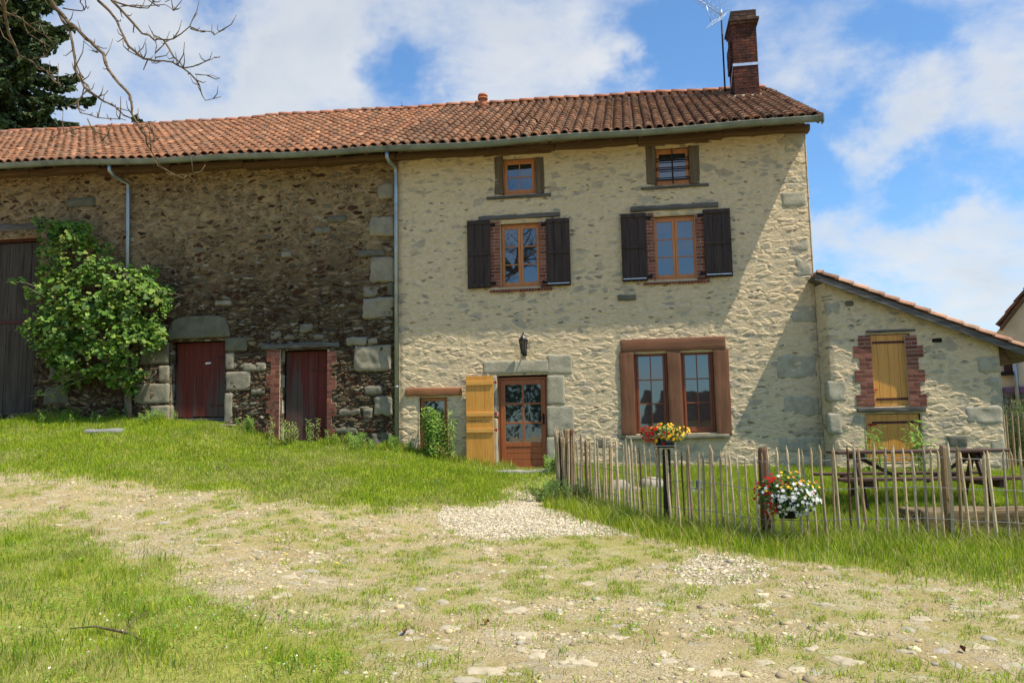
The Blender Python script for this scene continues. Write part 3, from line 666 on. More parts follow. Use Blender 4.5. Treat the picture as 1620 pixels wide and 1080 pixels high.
# ------------------------------------------------------------------ roof shape shared by house and barn
EV = [P(*q_, -.6) for q_ in ((0, 262), (172, 257), (300, 252), (470, 245), (625, 236), (790, 226), (960, 214), (1130, 201), (1290, 188))]
RD = [P(*q_, 5.0) for q_ in ((0, 212), (180, 203), (330, 194), (410, 189), (432, 185), (640, 174), (765, 166), (1000, 152), (1205, 141))]
EVX, EVZ = zip(*EV); RDX, RDZ = zip(*RD)
def ez(x): return float(np.interp(x, EVX, EVZ))+.015*math.sin(x*1.7)
def rz(x): return float(np.interp(x, RDX, RDZ))+.012*math.sin(x*2.3+1)
EY, RY = -.68, 5.0
def tile_roof(name, cols, parent, material, rnd, pal, step=.33, rad=.082):
    """half round cover tiles over channel tiles; cols = list of (eave point, ridge point)"""
    b = MB(); seg = 8
    for ci, (e0, e1) in enumerate(cols):
        e0 = np.array(e0); e1 = np.array(e1); L = np.linalg.norm(e1-e0); t = (e1-e0)/L
        a = np.array([1., 0, 0]) if abs(t[0]) < .5 else np.array([0, 1., 0]) ; a = a-t*(a@t); a /= np.linalg.norm(a); n = np.cross(a, t); n = n if n[2] > 0 else -n
        k = int(L/step)+1; j0 = rnd.uniform(-.02, .02); dj = rnd.uniform(-.008, .008)
        for i in range(k):
            s0 = i*step+rnd.uniform(-.018, .018)-(.06 if rnd.random() < .015 else 0)-(.0 if i else .02)+j0; s1 = min((i+1)*step+.07, L); 
            if s1-s0 < .08: continue
            side = dj+rnd.uniform(-.007, .007)+(rnd.uniform(-.035, .035) if rnd.random() < .02 else 0); tw = rnd.uniform(-.006, .006); lift0 = .034+rnd.uniform(-.003, .008); lift1 = .012
            rr0, rr1 = rad*1.03, rad*.9; V = []
            for (s_, l_, r_, sd_) in ((s0, lift0, rr0, side), (s1, lift1, rr1, side+tw)):
                for q_ in range(seg+1):
                    w_ = math.pi*q_/seg; V.append(e0+t*s_+a*(math.cos(w_)*r_+sd_)+n*(l_+math.sin(w_)*r_*.95-.01))
            for q_ in range(seg+1):
                w_ = math.pi*q_/seg; V.append(e0+t*(s0+.001)+a*(math.cos(w_)*(rr0-.018)+side)+n*(lift0+math.sin(w_)*(rr0-.018)*.95-.012))
            m_ = seg+1; fs = [(q_, q_+1, m_+q_+1, m_+q_) for q_ in range(seg)]+[(2*m_+q_, 2*m_+q_+1, q_+1, q_) for q_ in range(seg)]
            v_ = .72+rnd.random()*.5+.25*(float(noise3(e0[0]*.35, i*.45, 0, 4))-.5); p_ = pal[rnd.randrange(len(pal))] if rnd.random() > .012 else (.62, .30, .16); b.add(V, fs, tuple(c_*v_ for c_ in p_))
            # channel tile between this column and the next
            V = []
            for (s_, l_) in ((s0+.05, .02), (s1+.05 if i < k-1 else s1, .0)):
                for q_ in range(5):
                    w_ = math.pi*(1+q_/4); V.append(e0+t*s_+a*(math.cos(w_)*.085+.107+side)+n*(l_+math.sin(w_)*.05+.03))
            v_ *= .8; b.add(V, [(q_, q_+1, 6+q_, 5+q_) for q_ in range(4)], tuple(c_*v_ for c_ in p_))
    return b.build(name, material, parent, True)
def roof_cols(xa, xb, pitch=.2145):
    n = int(round((xb-xa)/pitch)); return [((x_, EY, ez(x_)+.03), (x_, RY, rz(x_)-.02)) for x_ in [xa+(i+.5)*(xb-xa)/n for i in range(n)]]
PAL_H = [(.28, .13, .068), (.32, .15, .078), (.25, .12, .066), (.29, .15, .085), (.23, .12, .07), (.34, .175, .095)]
PAL_B = [(.38, .165, .082), (.40, .18, .09), (.35, .155, .08), (.38, .19, .105), (.33, .16, .088)]
def roof_sheet(xa, xb, parent, name='roof'):
    n = 40; V = []; fs = []
    for i in range(n+1):
        x_ = xa+(xb-xa)*i/n; e_, r_ = ez(x_), rz(x_)
        V += [(x_, EY+.03, e_-.012), (x_, RY, r_-.06), (x_, 10.7, e_), (x_, EY+.03, e_-.04), (x_, RY, r_-.10), (x_, 10.7, e_-.04)]
    for i in range(n):
        o_ = i*6; p_ = o_+6
        fs += [(o_, p_, p_+1, o_+1), (o_+1, p_+1, p_+2, o_+2), (o_+3, o_+4, p_+4, p_+3), (o_+4, o_+5, p_+5, p_+4), (o_, o_+3, p_+3, p_), (o_+2, p_+2, p_+5, o_+5)]
    fs += [(0, 1, 4, 3), (1, 2, 5, 4)]; o_ = n*6; fs += [(o_, o_+3, o_+4, o_+1), (o_+1, o_+4, o_+5, o_+2)]
    b = MB(); b.add(V, fs); return b.build(name, M['brown_timber'], parent)
rndT = random.Random(3)
RH = roof_sheet(HX0, 6.05, house); RH['label'] = 'terracotta canal tile roof of the house'
tile_roof('tiles', roof_cols(HX0, 6.06), RH, M['tile'], rndT, PAL_H)
def ridge(xa, xb, parent, pal):
    b = MB(); x_ = xa; rnd = random.Random(5)
    while x_ < xb-.05:
        L = min(.42, xb-x_); V = []; z0_, z1_ = rz(x_)+.02, rz(x_+L)+.02
        for (xx, zz, r_) in ((x_, z0_+.03, .135), (x_+L+.05, z1_+.012, .12)):
            for q_ in range(9): w_ = math.pi*q_/8; V.append((xx, RY-math.cos(w_)*r_, zz+math.sin(w_)*r_*.75-.03))
        for q_ in range(9): w_ = math.pi*q_/8; V.append((x_+.002, RY-math.cos(w_)*.115, z0_+math.sin(w_)*.115*.75-.002))
        p_ = pal[rnd.randrange(len(pal))]; b.add(V, [(q_, 9+q_, 10+q_, q_+1) for q_ in range(8)]+[(q_, q_+1, 19+q_, 18+q_) for q_ in range(8)], p_); x_ += L
    return b.build('ridge_tiles', M['tile_new'], parent, True)
PAL_R = [(.55, .20, .09), (.50, .19, .10), (.58, .24, .13), (.45, .19, .11)]
ridge(HX0, 5.98, RH, PAL_R)
# verge tile line at the right end
b = MB(); b.box(6.03, 6.055, EY+.1, RY, 0, .001); 
V = [(6.04, EY+.05, ez(6)-.10), (6.065, EY+.05, ez(6)-.10), (6.065, RY, rz(6)-.14), (6.04, RY, rz(6)-.14), (6.04, EY+.05, ez(6)+.02), (6.065, EY+.05, ez(6)+.02), (6.065, RY, rz(6)-.02), (6.04, RY, rz(6)-.02)]
b = MB(); b.add(V, [(0, 1, 5, 4), (1, 2, 6, 5), (3, 0, 4, 7), (4, 5, 6, 7), (0, 3, 2, 1)]); b.build('verge_board', M['brown_timber'], RH)
# roof vent tile
vx = P(765, 176, 4.4)[0]; b = MB(); zz = ez(vx)+(rz(vx)-ez(vx))*((4.3-EY)/(RY-EY))
b.tube([(vx, 4.3, zz), (vx, 4.3, zz+.26)], [.10, .09], 12); b.tube([(vx, 4.3, zz+.26), (vx, 4.3, zz+.30)], [.14, .14], 12); b.tube([(vx, 4.3, zz+.34), (vx, 4.3, zz+.40), (vx, 4.3, zz+.44)], [.14, .12, .03], 12); b.tube([(vx, 4.3, zz+.30), (vx, 4.3, zz+.34)], [.06, .06], 8)
b.c = [(.48, .17, .08)]*len(b.c); b.build('roof_vent', M['tile_new'], RH, True)

# eaves: wall plate, rafter tails, gutter
def eaves(xa, xb, parent, seed, endcap=False):
    b = MB(); n = max(1, int((xb-xa)/1.6))
    for i in range(n):
        x_, x2 = xa+(xb-xa)*i/n, xa+(xb-xa)*(i+1)/n; zz = ez((x_+x2)/2); b.rbox((x_, -.14, zz-.05), (x2-.004, .12, zz+.08), .02, .02, seed+i, .08, fr=2)
    b.build('wall_plate', M['brown_timber'], parent, True)
    rnd = random.Random(seed); x_ = xa+.3
    while x_ < xb-.1:
        b = MB(); zz = ez(x_); s_ = (rz(x_)-ez(x_))/(RY-EY); V = []
        for (yy, dz_) in ((EY+.12, 0), (.25, (.25-EY-.12)*s_)):
            for (dx_, dzz) in ((-.04, -.14), (.04, -.14), (.04, -.05), (-.04, -.05)): V.append((x_+dx_, yy, zz+dz_+dzz+.05))
        b.add(V, [(0, 1, 2, 3), (4, 7, 6, 5), (0, 4, 5, 1), (1, 5, 6, 2), (3, 2, 6, 7), (0, 3, 7, 4)]); b.build('rafter_tail', M['brown_timber'], parent, False, .006); x_ += .62*rnd.uniform(.93, 1.07)
def gutter(xa, xb, parent):
    n = int((xb-xa)/.25); b = MB(); V = []; prof = [(math.cos(math.pi*(1+k/8))*.075, math.sin(math.pi*(1+k/8))*.085) for k in range(9)]
    prof = [(-.078, .022), (-.086, .010)] + prof[0:] + [(.075, .02)]
    m_ = len(prof)
    for i in range(n+1):
        x_ = xa+(xb-xa)*i/n; zz = ez(x_)-.02+.006*math.sin(x_*1.1)
        for (py_, pz_) in prof: V.append((x_, EY-.045+py_, zz+pz_))
    fs = [(i*m_+k, (i+1)*m_+k, (i+1)*m_+k+1, i*m_+k+1) for i in range(n) for k in range(m_-1)]
    fs += [tuple(range(m_)), tuple(n*m_+k for k in range(m_))]
    b.add(V, fs); x_ = xa+.6
    while x_ < xb:
        zz = ez(x_)-.02; vs = [(x_+dx_, EY-.045+math.cos(math.pi*(1+k/8))*.079, zz+math.sin(math.pi*(1+k/8))*.089) for dx_ in (-.014, .014) for k in range(9)]
        b.add(vs, [(k, 9+k, 10+k, k+1) for k in range(8)]); x_ += 1.9
    return b.build('gutter', M['gutter'], parent, True)
eaves(HX0, 6.0, house, 100); gutter(HX0, 6.1, house)
b = MB(); zz = ez(6.0); b.box(6.1, 6.125, EY-.13, EY+.04, zz-.13, zz+.03); b.build('gutter_end', M['gutter'], house, False, .004)

# chimney
cx0, cz0 = P(1163, 160, 3.35); cx1, _ = P(1203, 160, 3.35)
ctop = P(1180, 14, 3.35)[1]
rnd = random.Random(9); b = MB()
dpt = .85; cy0 = 3.35; bot = P(1180, 150, 3.35)[1]
b.box(cx0+.01, cx1-.01, cy0+.01, cy0+dpt-.01, bot-1.0, ctop-.05, (.10, .085, .07))
z_ = bot-.05; i = 0; Hc = ctop-.38-z_
while z_ < ctop-.40:
    for (xa, xb, ya, yb) in ((cx0, cx1, cy0, cy0+.1), (cx0, cx1, cy0+dpt-.1, cy0+dpt)):
        x_ = xa-(.11 if i % 2 else 0)
        while x_ < xb-.01:
            p_, q_ = max(x_, xa), min(x_+.22, xb)
            if q_-p_ > .02: b.box(p_+.004, q_-.004, ya+rnd.uniform(-.004, .004), yb, z_+.005, z_+.067, brick_cols(rnd, (.085, .03, .02), (.17, .055, .035)))
            x_ += .22
    y_ = cy0+.1-(.11 if i % 2 else 0)
    while y_ < cy0+dpt-.1:
        p_, q_ = max(y_, cy0+.1), min(y_+.22, cy0+dpt-.1)
        if q_-p_ > .02:
            o1 = rnd.uniform(-.004, .004); bulge = .05 if (z_-bot) > Hc*.42 and (z_-bot) < Hc*.72 else 0
            b.box(cx0+o1-bulge, cx1+o1, p_+.004, q_-.004, z_+.005, z_+.067, brick_cols(rnd, (.075, .028, .02), (.14, .05, .033)))
        y_ += .22
    z_ += .072; i += 1
chim = b.build('chimney', M['brick_old'], RH, False, .003)
b = MB(); z_ = ctop-.41
for k, (e_, h_) in enumerate(((.05, .07), (.09, .075), (.03, .075), (.03, .075), (.03, .06))):
    x_ = cx0-e_+.02; 
    while x_ < cx1+e_-.03: q_ = min(x_+.2, cx1+e_-.02); b.box(x_+.003, q_-.003, cy0-e_, cy0+dpt+e_, z_+.004, z_+h_, brick_cols(rnd, (.09, .055, .04), (.16, .085, .055))); x_ += .2
    z_ += h_+.002
b.c = [c_ for c_ in b.c]; ob = b.build('chimney_cap', M['brick_old'], RH, False, .004)
b = MB(); b.rbox((cx0-.03, cy0-.04, bot-.60), (cx1+.03, cy0+dpt+.02, bot+.0), .02, .012, 3, .06); b.build('mortar_flashing', M['mortar'], RH, True)
zs = P(1180, 102, 3.35)[1]; b = MB(); b.box(cx0-.012, cx1+.014, cy0-.014, cy0-.006, zs-.035, zs+.035)
b.add([(cx0-.013, cy0-.012, zs+.03), (cx0-.013, cy0-.012, zs-.03), (cx0-.013, cy0+dpt, zs-.50), (cx0-.013, cy0+dpt, zs-.44), (cx0-.007, cy0-.012, zs+.03), (cx0-.007, cy0-.012, zs-.03), (cx0-.007, cy0+dpt, zs-.50), (cx0-.007, cy0+dpt, zs-.44)], [(0, 1, 2, 3), (4, 7, 6, 5), (0, 3, 7, 4), (1, 5, 6, 2)])
b.build('steel_strap', M['steel'], RH)

# TV antenna
ay = 4.0; ax, az = P(1148, 160, ay); tx, tz_ = P(1141, 24, ay)
ant = thing('tv_antenna', (ax, ay, az-.2), 'thin rooftop aerial with wire grid reflector strapped beside the brick chimney', 'antenna')
b = MB(); b.tube([(ax, ay, az-.3), (tx, ay, tz_)], .022, 8); b.tube([(ax-.02, ay, az+.30), (cx0+.05, ay, az+.28)], .018, 6); b.tube([(ax-.02, ay, az+.02), (cx0+.05, ay, az)], .018, 6); b.build('mast', M['iron'], ant, True)
b = MB(); L0 = np.array([tx, ay, tz_]); dirb = np.array([-.75, -.62, .26]); dirb /= np.linalg.norm(dirb)
bm = [L0, L0+dirb*.95]; b.tube(bm, .012, 6); b.tube([L0+np.array((0, 0, -.02)), L0+np.array((0, 0, .14))], .03, 8)
crs = np.cross(dirb, (0, 0, 1)); crs /= np.linalg.norm(crs); up_ = np.cross(crs, dirb)
for k in range(6):
    c0 = L0+dirb*(.12+.15*k); s_ = .10
    for sg in (-1, 1):
        ring = [c0+crs*sg*(.07+.055*math.cos(w_))+up_*(.055*math.sin(w_)) for w_ in np.linspace(0, 2*math.pi, 9)]; b.tube(ring, .007, 5, cap=False)
b.tube([L0+dirb*.55, L0+dirb*.40+np.array((0, 0, -.40))], .009, 5)
b.build('boom', M['steel'], ant, True)
b = MB()
for sg in (1, -1):
    vdir = (up_*sg*.9-dirb*(-.45)); vdir /= np.linalg.norm(vdir)
    for k in range(-5, 6): o1 = L0+crs*k*.055; b.tube([o1+vdir*.03, o1+vdir*.46], .0035, 4)
    for q_ in (.03, .25, .46): b.tube([L0+crs*-.275+vdir*q_, L0+crs*.275+vdir*q_], .005, 4)
b.build('grid_reflector', M['steel'], ant)

# lantern
lx, lz = P(828, 545, -.2); lan = thing('wall_lantern', (lx, 0, lz), 'small black hexagonal lantern fixed to the wall above the house door', 'lantern')
b = MB(); b.rbox((lx-.045, -.03, lz-.22), (lx+.045, .005, lz-.02), .01, 0, 1, .05); b.tube([(lx, -.02, lz-.12), (lx, -.10, lz-.20), (lx, -.2, lz-.22), (lx, -.2, lz-.17)], .012, 8); b.build('bracket', M['black_metal'], lan, True)
b = MB(); cy = -.2
def ringp(z_, r_): return [(lx+r_*math.cos(math.pi/3*k), cy+r_*math.sin(math.pi/3*k), z_) for k in range(6)]
for k in range(6):
    p_, q_ = ringp(lz-.16, .05)[k], ringp(lz+.08, .088)[k]; b.tube([p_, q_], .008, 5)
b.tube([(lx, cy, lz-.20), (lx, cy, lz-.185), (lx, cy, lz-.16)], [.02, .055, .056], 6); b.tube([(lx, cy, lz+.08), (lx, cy, lz+.095)], [.10, .10], 6); b.build('frame', M['black_metal'], lan)
b = MB(); b.tube([(lx, cy, lz+.095), (lx, cy, lz+.14), (lx, cy, lz+.17)], [.11, .065, .045], 6); b.tube([(lx, cy, lz+.17), (lx, cy, lz+.19), (lx, cy, lz+.21), (lx, cy, lz+.23), (lx, cy, lz+.27)], [.045, .03, .018, .022, .004], 8); b.build('cap', M['black_metal'], lan)
b = MB(); A_, B_ = ringp(lz-.155, .047), ringp(lz+.078, .084)
for k in range(6): b.add([A_[k], A_[(k+1) % 6], B_[(k+1) % 6], B_[k]], [(0, 1, 2, 3)])
b.build('glass', M['lglass'], lan); b = MB(); b.tube([(lx, cy, lz-.15), (lx, cy, lz-.08), (lx, cy, lz-.06), (lx, cy, lz-.02), (lx, cy, lz+.01)], [.015, .015, .028, .028, .004], 10); b.build('bulb', M['white'], lan, True)

# ================================================================== BARN
BX0, BX1 = -17.0, HX0-.004; YB = .10
barn = thing('stone_barn', (-9, 0, 1.9), 'long barn of dark brown rubble stone with two worn red doors, left of the house', 'barn')
D1 = PR(268, 538, 356, 671, YB); D2 = PR(444, 552, 517, 712, YB); DB = (PR(-60, 375, 62, 655, YB)[0]-1.2, *PR(-60, 375, 62, 655, YB)[1:])
wall_sheet('wall', BX0, BX1, .6, 8.1, YB, [(*D1, .35), (*D2, .35), (*DB, .4)], M['barn'], barn, step=.03, left=(10.0, GABLE))
b = MB(); b.box(BX0+.3, BX1-.1, YB+.48, 9.5, 1.0, 7.6); b.build('interior', M['painted_dark'], barn)  # solid near-black box for the barn's unlit inside, darkens gaps at the doors
RB = roof_sheet(BX0, HX0-.006, barn); RB['label'] = 'orange canal tile roof of the barn'
tile_roof('tiles', roof_cols(BX0, HX0), RB, M['tile'], rndT, PAL_B); ridge(BX0, HX0-.02, RB, PAL_R+[(.40, .22, .15)])
eaves(BX0, HX0-.01, barn, 200); gutter(BX0, HX0-.003, barn)
def board_door(rect, y, n, material, label, parent, seed, gap=.002):
    rnd = random.Random(seed); x0, x1, z0, z1 = rect; b = MB(); xs_ = [x0+(x1-x0)*i/n+(rnd.uniform(-.015, .015) if 0 < i < n else 0) for i in range(n+1)]
    for p_, q_ in zip(xs_[:-1], xs_[1:]):
        b.box(p_+gap, q_-gap, y+rnd.uniform(-.004, .004), y+.035, z0+rnd.uniform(0, .03), z1)
    return b.build('door', material, parent, False, .003, label=label)
def dark_back(rect, y, parent): 
    b = MB(); b.box(rect[0]-.1, rect[1]+.1, y, y+.1, rect[2]-.1, rect[3]+.1); b.build('dark_interior', M['painted_dark'], parent)  # near-black slab gives the shade behind an opening
d1 = board_door((D1[0]+.01, D1[1]-.01, D1[2]+.14, D1[3]-.01), YB+.2, 6, M['red_door'], 'wider worn red plank door under the granite lintel', barn, 1)
b = MB(); b.box(D1[0], D1[1], YB+.19, YB+.3, D1[2]-.05, D1[2]+.13); b.build('threshold', M['old_timber'], d1)
b = MB(); zz = D1[2]+.85
b.rbox((D1[0]+.02, YB+.185, D1[3]-.50), (D1[0]+.05, YB+.2, D1[3]-.30), .006, 0, 1, .05); b.build('latch', M['iron'], d1)
b = MB(); xx = P(323, 574, YB)[0]; zz = P(323, 574, YB)[1]
for k in range(4): b.rbox((xx-.06+k*.03, YB+.165, zz-.012+(k % 2)*.012), (xx-.02+k*.03, YB+.195, zz+.02+(k % 2)*.012), .008, .01, k, .02)
b.build('white_rag', M['white'], d1, True)
d2 = board_door((D2[0]+.01, D2[1]-.01, D2[2]+.2, D2[3]-.01), YB+.22, 4, M['red_door'], 'narrow worn red plank door between brick jambs', barn, 2)
b = MB(); b.box(D2[0], D2[1], YB+.2, YB+.3, D2[2]-.3, D2[2]+.2); b.build('threshold', M['old_timber'], d2)
d3 = board_door((DB[0]+.02, DB[1]-.09, DB[2]-.1, DB[3]-.06), YB+.22, 24, M['barn_door'], 'tall grey weathered barn door of vertical boards', barn, 3)
b = MB()
zA = P(0, 378, YB)[1]; zB = P(0, 508, YB)[1]
b.box(DB[0]+.02, DB[1]-.02, YB+.17, YB+.215, zA-.05, zA+.05); b.box(DB[0]+.02, DB[1]-.1, YB+.19, YB+.215, zB-.035, zB+.035); b.box(DB[1]-.09, DB[1]-.01, YB+.17, YB+.26, DB[2]-.1, DB[3]-.1)
b.build('red_frame', M['dark_red'], d3, False, .004)
for r_, y_ in ((D1, YB+.34), (D2, YB+.34), (DB, YB+.36)): dark_back(r_, y_, barn)
hbeam('lintel', PR(-140, 352, 63, 375, YB), -.03+YB, YB+.35, M['old_timber'], d3, 33, .02, .02)
hbeam('lintel', PR(414, 540, 537, 553, YB), -.05+YB, YB+.3, M['old_timber'], d2, 34, .02, .03)
for dd_, rr_ in ((d1, D1), (d2, D2)):      # rusty strap hinges
    for f_ in (.22, .8):
        b = MB(); zz = rr_[2]+(rr_[3]-rr_[2])*f_; b.box(rr_[1]-.42, rr_[1]-.03, YB+.186, YB+.196, zz-.018, zz+.018); b.tube([(rr_[1]-.03, YB+.19, zz-.03), (rr_[1]-.03, YB+.19, zz+.03)], .012, 6); b.build('strap_hinge', M['dark_red'], dd_)
# trapezoid granite lintel
b = MB(); b.rbox((0, -.05, 0), (1, .33, 1), .05, .0, 5, .05)
lt = PR(264, 497, 366, 537, YB); vs = []
for (x_, y_, z_) in b.v:
    k = z_; xx = lt[0]+(lt[1]-lt[0])*x_; inset = .0+.13*k*k
    xx = xx*(1-0)+(inset*(.5-x_)*2)*(1 if True else 0); zz = lt[2]+(lt[3]-lt[2])*k-(.10*k*(abs(x_-.5)*2)**3)
    n_ = (float(noise3(xx*6, y_*6, zz*6, 3))-.5)*.03; vs.append((xx+n_, y_+YB+n_, zz+n_))
b.v = vs; b.build('granite_lintel', M['granite_dark'], d1, True)
for i, (px, mk) in enumerate([((222, 541, 268, 577), 'granite_dark'), ((251, 578, 268, 605), 'granite_pale'), ((213, 606, 268, 639), 'granite_pale'), ((238, 641, 268, 671), 'granite_pale'), ((357, 533, 392, 556), 'granite_dark'), ((357, 558, 371, 585), 'granite_pale'), ((357, 587, 397, 618), 'granite_pale'), ((355, 621, 369, 671), 'granite_pale'), ((228, 580, 249, 603), 'granite_dark')]):
    stone_block('jamb_stone', px, d1, M[mk], -.04 if i != 8 else -.01, 300+i, .33, .035, .012, y=YB)
stone_block('doorstep', (300, 671, 375, 676), d1, M['granite_pale'], -.25, 330, .3, .02, .01, y=YB)
a = PR(427, 553, 444, 695, YB); brick_jamb('brick_jamb', a[0], a[1], a[2], a[3], d2, 11, -1, -.03, .25, YB, ch=.095)
a = PR(517, 553, 526, 700, YB); brick_jamb('brick_jamb', a[0], a[1], a[2], a[3], d2, 12, 1, -.03, .25, YB, ch=.095)
# big granite blocks at the end of the barn beside the downpipe and scattered through its wall
for i, (px, mk) in enumerate([((598, 290, 624, 316), 'granite_pale'), ((585, 341, 624, 375), 'granite_pale'), ((566, 395, 610, 408), 'granite_dark'), ((586, 406, 624, 447), 'granite_pale'), ((574, 470, 624, 504), 'granite_pale'), ((612, 447, 624, 468), 'granite_dark'), ((561, 545, 620, 588), 'granite_pale'), ((576, 610, 606, 625), 'granite'), ((592, 626, 622, 658), 'granite_pale'),
        ((588, 684, 622, 706), 'granite_dark'), ((548, 533, 580, 547), 'granite_pale'), ((582, 535, 597, 545), 'granite_pale'), ((500, 360, 524, 371), 'granite'), ((105, 312, 150, 330), 'granite_dark'), ((475, 512, 495, 526), 'granite'), ((428, 523, 446, 538), 'granite'), ((448, 530, 466, 538), 'granite'), ((497, 528, 512, 537), 'granite'), ((340, 475, 366, 484), 'granite_pale'),
        ((385, 573, 422, 587), 'granite_pale'), ((536, 646, 570, 658), 'granite'), ((574, 645, 590, 663), 'granite'), ((398, 614, 420, 624), 'granite'), ((530, 676, 566, 686), 'granite_dark'), ((78, 575, 120, 600), 'granite_dark'), ((70, 610, 110, 640), 'granite_dark'), ((520, 340, 548, 352), 'granite_dark'), ((383, 437, 402, 443), 'granite_pale'), ((446, 398, 462, 408), 'granite_pale'), ((574, 450, 600, 470), 'granite')]):
    stone_block('wall_stone', px, barn, M[mk], (-.055 if i < 13 else -.035), 400+i, .2, .05 if (px[3]-px[1]) > 14 else .04, .035, y=YB, fr=5)
# downpipes
def downpipe(pts, parent, label):
    b = MB(); b.tube(pts, .043, 12)
    for k in range(2, len(pts)):
        a_, c_ = np.array(pts[k-1]), np.array(pts[k])
    o_ = b.build('downpipe', M['zinc'], parent, True, label=label); b = MB(); p2, p3 = pts[-2], pts[-1]; L = p2[2]-p3[2]; n = max(2, int(L/1.7))
    for k in range(n): zz = p2[2]-(k+.35)*L/n; b.tube([(p2[0], p2[1], zz-.012), (p2[0], p2[1], zz+.012)], .052, 12)
    b.build('collar', M['zinc'], o_, True); return o_
def pip(px, py, y): x_, z_ = P(px, py, y); return (x_, y, z_)
a0 = pip(612, 240, -.7); 
downpipe([a0, (a0[0], -.69, a0[2]-.12), (a0[0]+.03, -.6, a0[2]-.2), pip(625, 264, -.09), pip(626.5, 276, -.07), pip(627.5, 708, -.07)], barn, 'zinc downpipe at the join of barn and house')
a0 = pip(173, 262, -.7)
downpipe([a0, (a0[0], -.69, a0[2]-.10), (a0[0]+.04, -.6, a0[2]-.2), pip(202, 290, -.0), pip(203, 300, .02), (pip(200, 668, .02)[0], .02, 1.95)], barn, 'zinc downpipe running down into the vine')

# ================================================================== LEAN-TO SHED
YS = -.42
SX0, SX1 = 6.02, 9.1
shed = thing('lean_to_shed', (7.5, YS, .7), 'low lean-to with single slope roof and yellow plank hatch, built against the right gable', 'shed')
UH = PR(1377, 527, 1439, 643, YS); LD = PR(1374, 653, 1456, 730, YS)
def stop(x_): return 4.50-(np.asarray(x_)-5.85)*.437
wall_sheet('wall', SX0, SX1, .3, 4.6, YS, [(*UH, .2), (*LD, .2)], M['shed'], shed, top=stop, right=(4.0, lambda U: 3.05+0*U), left=(.10, lambda U: 4.42+0*U, 5.90))
dark_back(UH, YS+.2, shed); dark_back((LD[0], LD[1], LD[2], LD[3]-.02), YS+.32, shed)
def plank(rect, y, n, label, parent, hz, side):
    x0, x1, z0, z1 = rect; b = MB()
    for i in range(n): b.box(x0+(x1-x0)*i/n+.0015, x0+(x1-x0)*(i+1)/n-.0015, y, y+.03, z0, z1)
    o_ = b.build('hatch', M['pine'], parent, False, .003, label=label); b = MB()
    for z_ in hz: b.box(x0+.12, x1+.02, y-.012, y-.001, z_-.022, z_+.022); b.tube([(x1+.02, y-.01, z_-.04), (x1+.02, y-.01, z_+.04)], .016, 8)
    b.build('strap_hinge', M['dark_red'], o_); return o_
h1 = plank((UH[0]+.01, UH[1]-.01, UH[2]+.01, UH[3]-.01), YS+.06, 4, 'upper yellow plank hatch', shed, (P(1400, 541, YS)[1], P(1400, 631, YS)[1]), 1)
h2_ = plank((LD[0]+.01, LD[1]-.01, LD[2]+.01, LD[3]-.01), YS+.06, 5, 'lower yellow plank door', shed, (P(1400, 668, YS)[1],), 1)
b = MB()
for hh, (px, py) in ((h1, (1383, 616)), (h2_, (1381, 671))):
    x_, z_ = P(px, py, YS); b = MB(); b.tube([(x_-.07, YS+.04, z_), (x_+.07, YS+.04, z_)], .014, 8); b.tube([(x_-.02, YS+.04, z_), (x_-.045, YS+.03, z_-.07)], .012, 6); b.build('latch', M['red_paint'], hh, True)
a = PR(1364, 530, 1377, 643, YS); brick_jamb('brick_jamb', a[0], a[1], a[2], a[3], h1, 31, -1, -.02, .2, YS, ch=.078); a = PR(1439, 530, 1450, 643, YS); brick_jamb('brick_jamb', a[0], a[1], a[2], a[3], h1, 32, 1, -.02, .2, YS, ch=.078)
hbeam('lintel', PR(1370, 520, 1448, 527, YS), YS-.03, YS+.2, M['old_timber'], h1, 51); hbeam('sill', PR(1356, 643, 1463, 652, YS), YS-.06, YS+.2, M['old_timber'], h1, 52)
for i, px in enumerate([(1545, 562, 1580, 590), (1566, 596, 1584, 640), (1528, 640, 1586, 672), (1566, 676, 1590, 716), (1306, 476, 1330, 500), (1310, 600, 1340, 636), (1311, 652, 1332, 688), (1322, 505, 1342, 512)]):
    stone_block('quoin', px, shed, M['granite_wall'], -.012, 500+i, .25, .05, .016, y=YS)
for i, (px, mk) in enumerate([((1474, 534, 1490, 542), 'painted_dark'), ((1338, 476, 1350, 484), 'granite_dark'), ((1500, 688, 1530, 708), 'granite')]): stone_block('wall_stone', px, shed, M[mk], -.02, 520+i, .2, .03, .015, y=YS)
# shed roof
V = []
for (x_, z_) in ((5.80, 4.56), (9.75, 4.56-3.95*.437)):
    for y_ in (YS-.16, 4.2):
        V += [(x_, y_, z_), (x_, y_, z_-.04)]
b = MB(); b.add(V, [(0, 2, 6, 4), (1, 5, 7, 3), (0, 4, 5, 1), (2, 3, 7, 6), (0, 1, 3, 2), (4, 6, 7, 5)]); SR = b.build('roof', M['old_timber'], shed, label='single slope tiled roof of the lean-to')
b = MB(); b.add([(5.80, YS-.19, 4.58), (9.75, YS-.19, 4.58-3.95*.437), (9.75, YS-.19, 4.46-3.95*.437), (5.80, YS-.19, 4.46), (5.80, YS-.162, 4.58), (9.75, YS-.162, 4.58-3.95*.437), (9.75, YS-.162, 4.46-3.95*.437), (5.80, YS-.162, 4.46)], [(0, 3, 2, 1), (4, 5, 6, 7), (0, 1, 5, 4), (3, 7, 6, 2)]); b.build('verge_board', M['old_timber'], SR)
colsS = [((9.8, y_, 4.60-4.0*.437), (5.84, y_, 4.60)) for y_ in np.arange(YS-.13, 4.2, .215)]
tile_roof('tiles', colsS, SR, M['tile'], rndT, [(.42, .22, .14), (.36, .19, .12), (.48, .28, .18)], .30)
b = MB(); rnd = random.Random(4)
